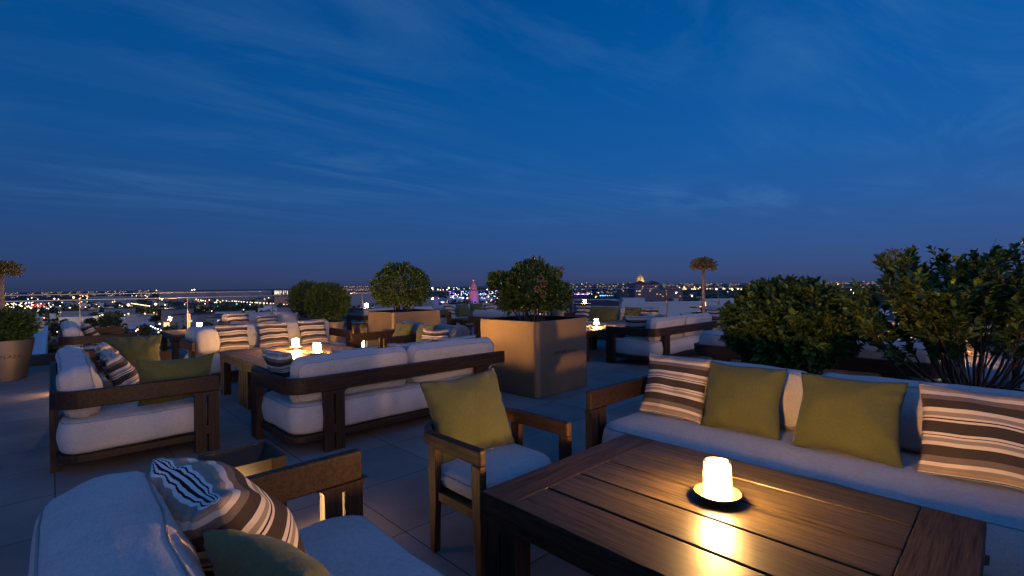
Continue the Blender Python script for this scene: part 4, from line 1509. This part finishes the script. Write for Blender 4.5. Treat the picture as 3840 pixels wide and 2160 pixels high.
for i in range(16):
    px_ = rnd.choice((rnd.uniform(0, 1080), rnd.uniform(2480, 3840), rnd.uniform(600, 1080)))
    city_light(px_, hor(px_) + rnd.uniform(7, 34), rnd.choice('nnnwo'), rnd.uniform(0.9, 1.7))
# some of the street lamps and stage lights really light the ground round them
def pool(px, d, z, e, c=(1.0, 0.66, 0.32)):
    ld = bpy.data.lights.new('street_light', 'POINT')
    ld.energy = e; ld.color = c; ld.shadow_soft_size = 0.8
    q = far(px, d)
    link(bpy.data.objects.new('street_light', ld)).location = (q.x, q.y, GZ + z)
for px_, d_ in ((470, 640), (540, 900), (590, 760), (640, 830), (760, 900), (850, 940), (930, 900), (1010, 880), (130, 800), (200, 720), (330, 620), (430, 520), (545, 330), (600, 300), (280, 420), (180, 480)):
    pool(px_, d_, 11, 26000 * (d_ / 700) ** 1.5)
for px_ in (1700, 1745, 1810, 1845):
    pool(px_, 760, 9, 22000, (0.32, 0.16, 1.0))
pool(2175, 760, 9, 40000, (0.4, 0.12, 1.0)); pool(2270, 700, 9, 50000, (0.1, 0.3, 1.0))
pts(2100, 1020, 7.155, [(350 + 44 * i, 597, 'p' if i % 3 else 'v', 2.3) for i in range(10)], d=760)
pts(2100, 1020, 7.155, [(1080 + 48 * i, 635 - (4 if i % 2 else 0), 'b', 2.8 - 0.2 * i) for i in range(8)], d=700)
pts(2100, 1020, 7.155, [(505, 490), (720, 488), (780, 485, 'w', 2.4), (870, 482), (1040, 478, 'w', 2.4), (1235, 482), (1345, 475, 'w', 2.6), (1380, 475), (1680, 490, 'w', 2.6), (785, 575, 'n'), (850, 592, 'n', 1.6),
    (1030, 557, 'n'), (970, 660, 'o', 3), (950, 680, 'w', 2), (160, 355, 'n', 1.2), (585, 325, 'n', 1.6), (770, 320, 'n', 1.2)])
pts(2400, 1000, 6.0375, [(415, 515), (895, 470), (1000, 465, 'w', 2.4), (1040, 468), (900, 512, 'w', 2.4), (970, 508), (1000, 508), (1040, 510), (1175, 508), (1220, 508), (1255, 512), (1230, 462, 'w', 2.4), (1360, 468),
    (1320, 505), (1520, 505), (1530, 468), (1590, 500), (1730, 510, 'w', 4.6), (1880, 505), (1920, 505), (2035, 500), (2090, 517, 'w', 3.8), (2220, 500, 'w', 3.6), (2295, 510, 'w', 3.2), (2340, 500), (960, 580, 'n', 1.4), (935, 385, 'r', 1.3)])
pts(2700, 860, 2.26, [(30, 495), (100, 505, 'w', 2.6), (150, 505, 'w', 3), (180, 508), (215, 500), (950, 465), (1000, 465), (1110, 512, 'w', 2.4), (1160, 512), (1240, 510), (1195, 530), (1960, 505, 'w', 2.6), (2085, 508, 'w', 3), (2220, 505, 'w', 2.4),
    (1385, 525, 'r', 2), (1500, 500), (1700, 505), (2300, 505), (2420, 500)])


# ------------------------------------------------------------------ city buildings
def bldg(name, px0, px1, d, y1, depth, label, wall=M_wallg, roof=M_roofd, yaw=0.0, cat='building', z0=GZ, ztop=None, par=0.8):
    a, b = far(px0, d), far(px1, d)
    c = (a + b) / 2
    w = (b - a).length
    zt = (EYE - (y1 - hor((px0 + px1) / 2)) * d / F) if ztop is None else ztop
    root = empty(name, (c.x, c.y, z0), math.atan2((b - a).y, (b - a).x) + yaw)
    h = zt - z0
    bm = NB(); box(bm, -w / 2, w / 2, 0, depth, 0, h - par)
    obj('wall', bm, wall, root)
    bm = NB()
    t = 0.35
    box(bm, -w / 2 - 0.1, w / 2 + 0.1, -0.1, depth + 0.1, h - par + 0.002, h - par + 0.25)
    for q in ((-w / 2 - 0.1, w / 2 + 0.1, -0.1, t), (-w / 2 - 0.1, w / 2 + 0.1, depth - t, depth + 0.1), (-w / 2 - 0.1, -w / 2 + t, t + 0.001, depth - t - 0.001), (w / 2 - t, w / 2 + 0.1, t + 0.001, depth - t - 0.001)):
        box(bm, *q, h - par + 0.251, h)
    obj('roof', bm, roof, root)
    tag(root, label, cat)
    return root, w, h


def window(root, x, z, w=1.9, h=1.7, lit=None):
    bm = NB()
    for q in ((-w / 2 - .12, -w / 2, 0, h), (w / 2, w / 2 + .12, 0, h), (-w / 2 - .12, w / 2 + .12, -.12, -0.001), (-w / 2 - .12, w / 2 + .12, h + 0.001, h + .12), (-.05, .05, 0, h)):
        box(bm, x + q[0], x + q[1], -0.12, 0.0, z + q[2], z + q[3])
    f = obj('window', bm, M_wallw, root)
    bm = NB(); box(bm, x - w / 2 + 0.001, x + w / 2 - 0.001, -0.06, -0.02, z + 0.001, z + h - 0.001)
    obj('pane', bm, lit or M_win, f)


r, w, h = bldg('office_building', 640, 738, 425, 1179, 26, 'grey office building with dark windows, left one of the pale group beyond the railing', M_wallg)
for px, rows in ((684, (1194, 1209, 1224)), (714, (1192, 1208, 1224)), (662, (1216,))):
    for q, y in enumerate(rows):
        window(r, (px - 689) * 425 / F * 1.06, h - (y - 1179) * 425 / F, 1.8, 1.9, M_winlit if (px, q) == (714, 1) else None)
r, w, h = bldg('office_building', 604, 642, 432, 1160, 30, 'taller grey wall at the left end of the pale office group', M_wallg)
bm = NB(); box(bm, w / 2 - 7, w / 2 - 2, -0.4, -0.01, 4.5, 8.5)
obj('lit_window', bm, M_winwarm, r)  # glow box stands in for a lamp mirrored in the railing glass, no window
bm = NB(); box(bm, w / 2 - 9.5, w / 2 + 1.0, -3.2, -0.41, 3.2, 3.6)
obj('saucer_reflection', bm, M_wallw, r)  # added slab draws the mirrored lamp's saucer under the glow
r, w, h = bldg('office_building', 738, 806, 440, 1182, 22, 'white office building with square windows in the middle of the pale group', M_wallw)
for px in (744, 762, 781):
    for y in (1196, 1208, 1221):
        window(r, (px - 772) * 440 / F * 1.06, h - (y - 1182) * 440 / F, 2.0, 1.7)
r, w, h = bldg('office_building', 771, 892, 415, 1189.5, 20, 'front grey office building with some lit windows in the pale group', M_wallg)
for i, px in enumerate((799, 819, 838, 856, 876)):
    for j, y in enumerate((1206, 1219, 1232)):
        window(r, (px - 831.5) * 415 / F * 1.06, h - (y - 1189.5) * 415 / F, 2.1, 1.6, M_winlit if (i, j) in ((1, 0), (2, 0), (3, 0), (2, 1)) else None)
r, w, h = bldg('office_building', 803, 876, 462, 1166, 14, 'white upper block standing behind the front grey office building', M_wallw)
window(r, w / 2 - 6, h - 3, 3, 1.2)
r, w, h = bldg('stair_tower', 918, 942, 455, 1163, 7, 'small white stair tower with one square window, right of the pale office group', M_wallw)
window(r, 1.0, h - 4.4, 1.4, 1.6)
bldg('service_building', 1038, 1074, 300, 1148, 8, 'grey boxy service building left of the twin round bushes', M_metal)
for px0, px1, d, y1, dep, lab in ((597, 690, 1500, 1091, 60, 'pale long warehouse at the horizon, above the grey office building'),
                                  (738, 985, 1650, 1091, 60, 'very long low factory hall at the horizon on the left'),
                                  (700, 770, 1420, 1098, 50, 'grey warehouse in front of the long factory hall'),
                                  (830, 940, 1400, 1100, 40, 'low pale warehouse below the long factory hall'),
                                  (330, 470, 1300, 1112, 40, 'low pale shed behind the left railing post'),
                                  (390, 470, 620, 1156, 16, 'long pale block with small windows left of the grey office building'),
                                  (230, 320, 560, 1164, 16, 'low grey block behind the far left sofa'),
                                  (1290, 1470, 900, 1101, 50, 'broad grey hall between the two round bushes'),
                                  (1400, 1500, 520, 1139, 26, 'low pale building under the rear planter bush'),
                                  (1560, 1625, 600, 1112, 40, 'grey block at the left edge of the fairground'),
                                  (1980, 2130, 900, 1090, 40, 'grey hall behind the lettered planter bush')):
    bldg('warehouse', px0, px1, d, y1, dep, lab, M_metal, M_metal if d > 800 else M_roofd)
bldg('warehouse', 2103, 2149, 520, 1118, 20, 'small white hall left of the round pedestal table', M_wallw, M_wallw)
bldg('warehouse', 2149, 2322, 480, 1124, 14, 'long white hall under the purple and blue stage lights', M_wallw, M_wallw)
bldg('warehouse', 2336, 2418, 470, 1118, 14, 'white hall below the gold dome building', M_wallw, M_wallw)
bldg('warehouse', 2150, 2322, 300, 1132.5, 40, 'dark flat roofed block in front of the long white hall', M_roofd, M_roofd)
bldg('warehouse', 2312, 2700, 360, 1134, 18, 'widest white hall at the right, behind the pale tree trunk', M_wallw, M_wallw)
bldg('warehouse', 2640, 2800, 520, 1121, 14, 'white hall right of the pale tree trunk', M_wallw, M_wallw)

# low houses and sheds scattered over the plain
rb = random.Random(5)
M_pale = [mat('pale_wall_%d' % i, c, 0.85) for i, c in enumerate(((0.62, 0.61, 0.59), (0.45, 0.46, 0.50), (0.50, 0.43, 0.39), (0.72, 0.72, 0.72)))]
for i in range(95):
    px = rb.choice((rb.uniform(90, 620), rb.uniform(950, 1180), rb.uniform(1500, 1900), rb.uniform(2480, 3400), rb.uniform(90, 620)))
    d = rb.uniform(480, 1500)
    if 590 < px < 960 and d < 520: d += 300
    q = far(px, d)
    w_, dp, hh = rb.uniform(10, 34), rb.uniform(8, 16), rb.uniform(4, 11)
    bm = NB(); box(bm, -w_ / 2, w_ / 2, 0, dp, 0, hh); box(bm, -w_ / 2 - .3, w_ / 2 + .3, -.3, dp + .3, hh + 0.001, hh + .4)
    if i % 3 == 0: box(bm, -w_ * .3, w_ * .05, dp * .3, dp * .7, hh + .401, hh + 2.6)
    if i % 2: box(bm, w_ * .2, w_ * .32, -.05, -.001, hh * .35, hh * .75)
    o = obj('low_building', bm, M_pale[i % 4])
    o.location = (q.x, q.y, GZ); o.rotation_euler = (0, 0, -PI / 4 + R(rb.choice((0, 0, 90, 20, -25))))
    tag(o, 'low pale building among the trees and lights of the plain', 'building', 'low buildings on the plain')

# lit hall with upright light bars
r, w, h = bldg('lit_hall', 1028, 1112, 1000, 1087, 60, 'dark hall with upright white light bars, left of the twin round bushes', M_wallm, M_roofd)
for i, (x, hh) in enumerate(((-0.47, .8), (-0.43, .7), (-0.39, .8), (-0.35, .6), (-0.31, .8), (-0.24, .8), (-0.19, .5), (-0.08, .8), (0.0, .4), (0.09, .8), (0.36, .9), (0.46, .6))):
    bm = NB(); box(bm, x * w - 0.5, x * w + 0.5, -0.4, -0.02, h - 1.5 - hh * 10, h - 1.6)
    obj('light_bar', bm, M_strip, r)

# red-roofed hotel and the floodlit dome
r, w, h = bldg('grand_hotel', 2380, 2474, 880, 1064, 50, 'mauve hotel with dark red hip roofs under the gold dome', M_wallm, M_roofr)
bm = NB()
for x0, x1, hz in ((-w / 2 - 1, w * 0.02, 6.0), (w * 0.03, w / 2 + 1, 5.5)):
    v = [bm.verts.new(q) for q in ((x0, -2, h + 0.01), (x1, -2, h + 0.01), (x1, 24, h + 0.01), (x0, 24, h + 0.01), (x0 + 12, 11, h + hz), (x1 - 12, 11, h + hz))]
    for f in ((0, 1, 5, 4), (1, 2, 5), (2, 3, 4, 5), (3, 0, 4), (0, 3, 2, 1)):
        bm.faces.new([v[i] for i in f])
obj('hip_roof', bm, M_roofr, r)
for i in range(13):
    bm = NB()
    x = rnd.uniform(-w * 0.48, w * 0.48); z = h - rnd.choice((6, 10, 14, 20))
    box(bm, x - 0.8, x + 0.8, -0.3, -0.02, z, z + 1.4)
    obj('lit_window', bm, M_winwarm, r)
r2, w2, h2 = bldg('hotel_wing', 2330, 2560, 960, 1085, 40, 'lower mauve wing spreading either side below the gold dome', M_wallm, M_roofr)
for i in range(26):
    bm = NB()
    x = rnd.uniform(-w2 * 0.49, w2 * 0.49); z = h2 - rnd.choice((3, 7, 11, 15))
    box(bm, x - 0.7, x + 0.7, -0.3, -0.02, z, z + 1.3)
    obj('lit_window', bm, M_winwarm, r2)
p = far(2401, 940)
root = empty('dome_tower', (p.x, p.y, GZ))
M_gold = mat('cream_dome_stone', (0.62, 0.47, 0.22), 0.6)
zb = 44.5
bm = NB(); lathe(bm, [(7.2, 0), (7.2, zb - 1), (8.0, zb - 0.9), (8.0, zb)], 24, cap1=True)
obj('base_drum', bm, M_gold, root)
bm = NB(); lathe(bm, [(5.6, zb + 0.01), (5.6, zb + 5.0), (6.2, zb + 5.1), (6.2, zb + 5.6), (5.0, zb + 5.7)] + [(5.0 * math.cos(R(a)), zb + 5.7 + 5.0 * math.sin(R(a))) for a in range(0, 84, 8)] + [(0.9, zb + 10.75), (0.9, zb + 12.2), (0.05, zb + 14)], 24)
obj('dome', bm, M_gold, root, smooth=True, angle=30)
for k in range(8):
    a = k * PI / 4
    bm = NB(); tube(bm, [(6.05 * math.cos(a), 6.05 * math.sin(a), zb + 0.02), (6.05 * math.cos(a), 6.05 * math.sin(a), zb + 5.05)], 0.35, 8)
    obj('column', bm, M_gold, root)
tag(root, 'floodlit gold dome on a round drum at the skyline', 'tower')
for dx_, dz in ((-13, zb + 3), (8, zb + 1)):
    ld = bpy.data.lights.new('dome_floodlight', 'POINT')
    ld.energy = 5200; ld.color = (1.0, 0.72, 0.28); ld.shadow_soft_size = 0.5
    lo = link(bpy.data.objects.new('dome_floodlight', ld))
    q = Vector((p.x, p.y)) - HFW * 12 + HRT * dx_
    lo.location = (q.x, q.y, GZ + dz)

# red-lit stepped cone tower of the fairground
p = far(1776, 980)
root = empty('fairground_tower', (p.x, p.y, GZ))
M_rock = mat('rough_reddish_rock', (0.55, 0.30, 0.26), 0.8)
bm = NB()
lathe(bm, [(11, 0), (9.6, 20), (9.2, 29), (7.6, 31), (7.0, 36), (5.0, 37.5), (4.2, 41), (2.4, 42.5), (1.6, 46), (0.3, 48)], 26)
for v in bm.verts:
    q = noise.noise_vector(v.co * 0.35) * 1.2
    v.co += q
obj('cone', bm, M_rock, root)
bm = NB(); bmesh.ops.create_icosphere(bm, subdivisions=2, radius=1.2, matrix=Matrix.Translation((0, 0, 49.2)))
obj('beacon', bm, M_bulb['r'], root, smooth=True)
tag(root, 'red-lit stepped cone tower above the purple fairground lights', 'tower')
for off, z, e, c in ((-16, 26, 7000, (1, 0.14, 0.08)), (15, 29, 6000, (1, 0.24, 0.12)), (0, 44, 2600, (1, 0.03, 0.06)), (4, 4, 15000, (0.12, 0.14, 1.0)), (-40, 4, 15000, (0.25, 0.1, 1.0)), (34, 4, 15000, (0.25, 0.1, 1.0))):
    ld = bpy.data.lights.new('fairground_floodlight', 'POINT')
    ld.energy = e; ld.color = c; ld.shadow_soft_size = 1.0
    lo = link(bpy.data.objects.new('fairground_floodlight', ld))
    q = Vector((p.x, p.y)) - HFW * 24 + HRT * off
    lo.location = (q.x, q.y, GZ + z)

# rows of far apartment blocks with scattered lit windows
M_apart = quiet(mat('apartment_facade', (0.12, 0.11, 0.13), 0.8))
tc_ = N(M_apart, 'ShaderNodeTexCoord')
mp_ = N(M_apart, 'ShaderNodeVectorMath', operation='MULTIPLY'); mp_.inputs[1].default_value = (0.16, 0.16, 0.3)
L(M_apart, tc_.outputs['Object'], mp_.inputs[0])
fl_ = N(M_apart, 'ShaderNodeVectorMath', operation='FLOOR'); L(M_apart, mp_.outputs[0], fl_.inputs[0])
wn_ = N(M_apart, 'ShaderNodeTexWhiteNoise'); L(M_apart, fl_.outputs[0], wn_.inputs['Vector'])
gt_ = N(M_apart, 'ShaderNodeMath', operation='GREATER_THAN'); L(M_apart, wn_.outputs[0], gt_.inputs[0]); gt_.inputs[1].default_value = 0.93
mu_ = N(M_apart, 'ShaderNodeMath', operation='MULTIPLY'); L(M_apart, gt_.outputs[0], mu_.inputs[0]); mu_.inputs[1].default_value = 0.9
bsdf(M_apart).inputs['Emission Color'].default_value = (1.0, 0.74, 0.5, 1)
L(M_apart, mu_.outputs[0], bsdf(M_apart).inputs['Emission Strength'])
AP = []
x = 1276
while x < 1392:
    w_ = rnd.uniform(6, 12); AP.append((x, x + w_, rnd.uniform(2700, 3300), hor(x) - rnd.uniform(4, 10))); x += w_ * rnd.uniform(0.8, 1.2)
x = 2105
while x < 2380:
    w_ = rnd.uniform(9, 22); AP.append((x, x + w_, rnd.uniform(1700, 2100), hor(x) - rnd.choice((1, 3, 4, 6, 12 if 2235 < x < 2260 else 3)))); x += w_ * rnd.uniform(0.9, 1.3)
x = 2490
while x < 3400:
    w_ = rnd.uniform(14, 40); AP.append((x, x + w_, rnd.uniform(2500, 3800), hor(x) + rnd.uniform(-1.0, 3))); x += w_ * rnd.uniform(1.0, 2.6)
x = 20
while x < 600:
    w_ = rnd.uniform(14, 40); AP.append((x, x + w_, rnd.uniform(2600, 3800), hor(x) + rnd.uniform(-1.0, 3))); x += w_ * rnd.uniform(1.0, 2.6)
for px0, px1, d, y1 in AP:
    a, b = far(px0, d), far(px1, d)
    c = (a + b) / 2; w_ = (b - a).length
    zt = EYE - (y1 - hor((px0 + px1) / 2)) * d / F
    bm = NB(); box(bm, -w_ / 2, w_ / 2, 0, 22, 0, zt - GZ); box(bm, -w_ * 0.2, w_ * 0.1, 6, 14, zt - GZ, zt - GZ + 3)
    o = obj('apartment_block', bm, M_apart)
    o.location = (c.x, c.y, GZ); o.rotation_euler = (0, 0, math.atan2((b - a).y, (b - a).x))
    tag(o, 'far apartment block with a few lit windows on the skyline', 'building', 'apartment blocks along the skyline')

# city trees
def ctree(seed):
    rn = random.Random(seed)
    bm = NB()
    for k in range(150):
        v = Vector((rn.gauss(0, 1), rn.gauss(0, 1), rn.gauss(0, 1))).normalized()
        rr = 0.55 + 0.45 * rn.random()
        p = Vector((v.x * 3.0, v.y * 3.0, 5.6 + v.z * 3.0)) * 1.0 * Vector((1, 1, 1)).x
        p = Vector((v.x * 3.0 * rr, v.y * 3.0 * rr, 5.4 + v.z * 3.2 * rr))
        p += noise.noise_vector(p * 0.5 + Vector((seed, 0, 0))) * 0.9
        a = Vector((rn.gauss(0, 1), rn.gauss(0, 1), rn.gauss(0, 1))).normalized() * 0.75
        b = a.orthogonal().normalized() * 0.55
        bm.faces.new([bm.verts.new(p + q) for q in (a, b, -a, -b)])
    me = bpy.data.meshes.new('crown'); bm.to_mesh(me); bm.free(); me.materials.append(M_ctree)
    bm = NB(); tube(bm, [(0, 0, 0), (0.1, 0, 2.5), (0, 0.1, 5.5)], [0.28, 0.22, 0.08], 6)
    mt = bpy.data.meshes.new('trunk'); bm.to_mesh(mt); bm.free(); mt.materials.append(M_bark)
    return me, mt


CT = [ctree(s) for s in range(4)]
rn = random.Random(99)
spots = []
for i in range(150):
    spots.append((rn.uniform(90, 1010), 200 + 650 * rn.random() ** 1.6))
for i in range(30):
    spots.append((rn.uniform(1590, 1850), rn.uniform(180, 420)))
for i in range(50):
    spots.append((rn.uniform(2560, 3760), rn.uniform(380, 1100)))
for i, (px, d) in enumerate(spots):
    if 600 < px < 950 and 380 < d < 500: d -= 140
    q = far(px, d)
    root = empty('city_tree', (q.x, q.y, GZ), rn.uniform(0, 6))
    sc = rn.uniform(0.9, 1.7)
    root.scale = (sc, sc, sc * rn.uniform(0.85, 1.15))
    me, mt = CT[i % 4]
    for nm, m_ in (('crown', me), ('trunk', mt)):
        link(bpy.data.objects.new(nm, m_), root)
    tag(root, 'small dark round tree down in the city', 'tree', 'dark trees down in the city')

# woods that read as one dark mass
bm = NB()
for i in range(2600):
    px = rn.uniform(-150, 4000)
    d = 700 + 3600 * rn.random() ** 1.5
    q = far(px, d)
    s = rn.uniform(3, 7)
    for k in range(6):
        c = Vector((q.x + rn.gauss(0, s), q.y + rn.gauss(0, s), GZ + 3 + abs(rn.gauss(0, 3))))
        a = Vector((rn.gauss(0, 1), rn.gauss(0, 1), rn.gauss(0, 1))).normalized() * s * 0.7
        b = a.orthogonal().normalized() * s * 0.5
        bm.faces.new([bm.verts.new(c + v) for v in (a, b, -a, -b)])
tag(obj('distant_woods', bm, M_ctree), 'dark distant woods across the plain', 'woods', kind='stuff')
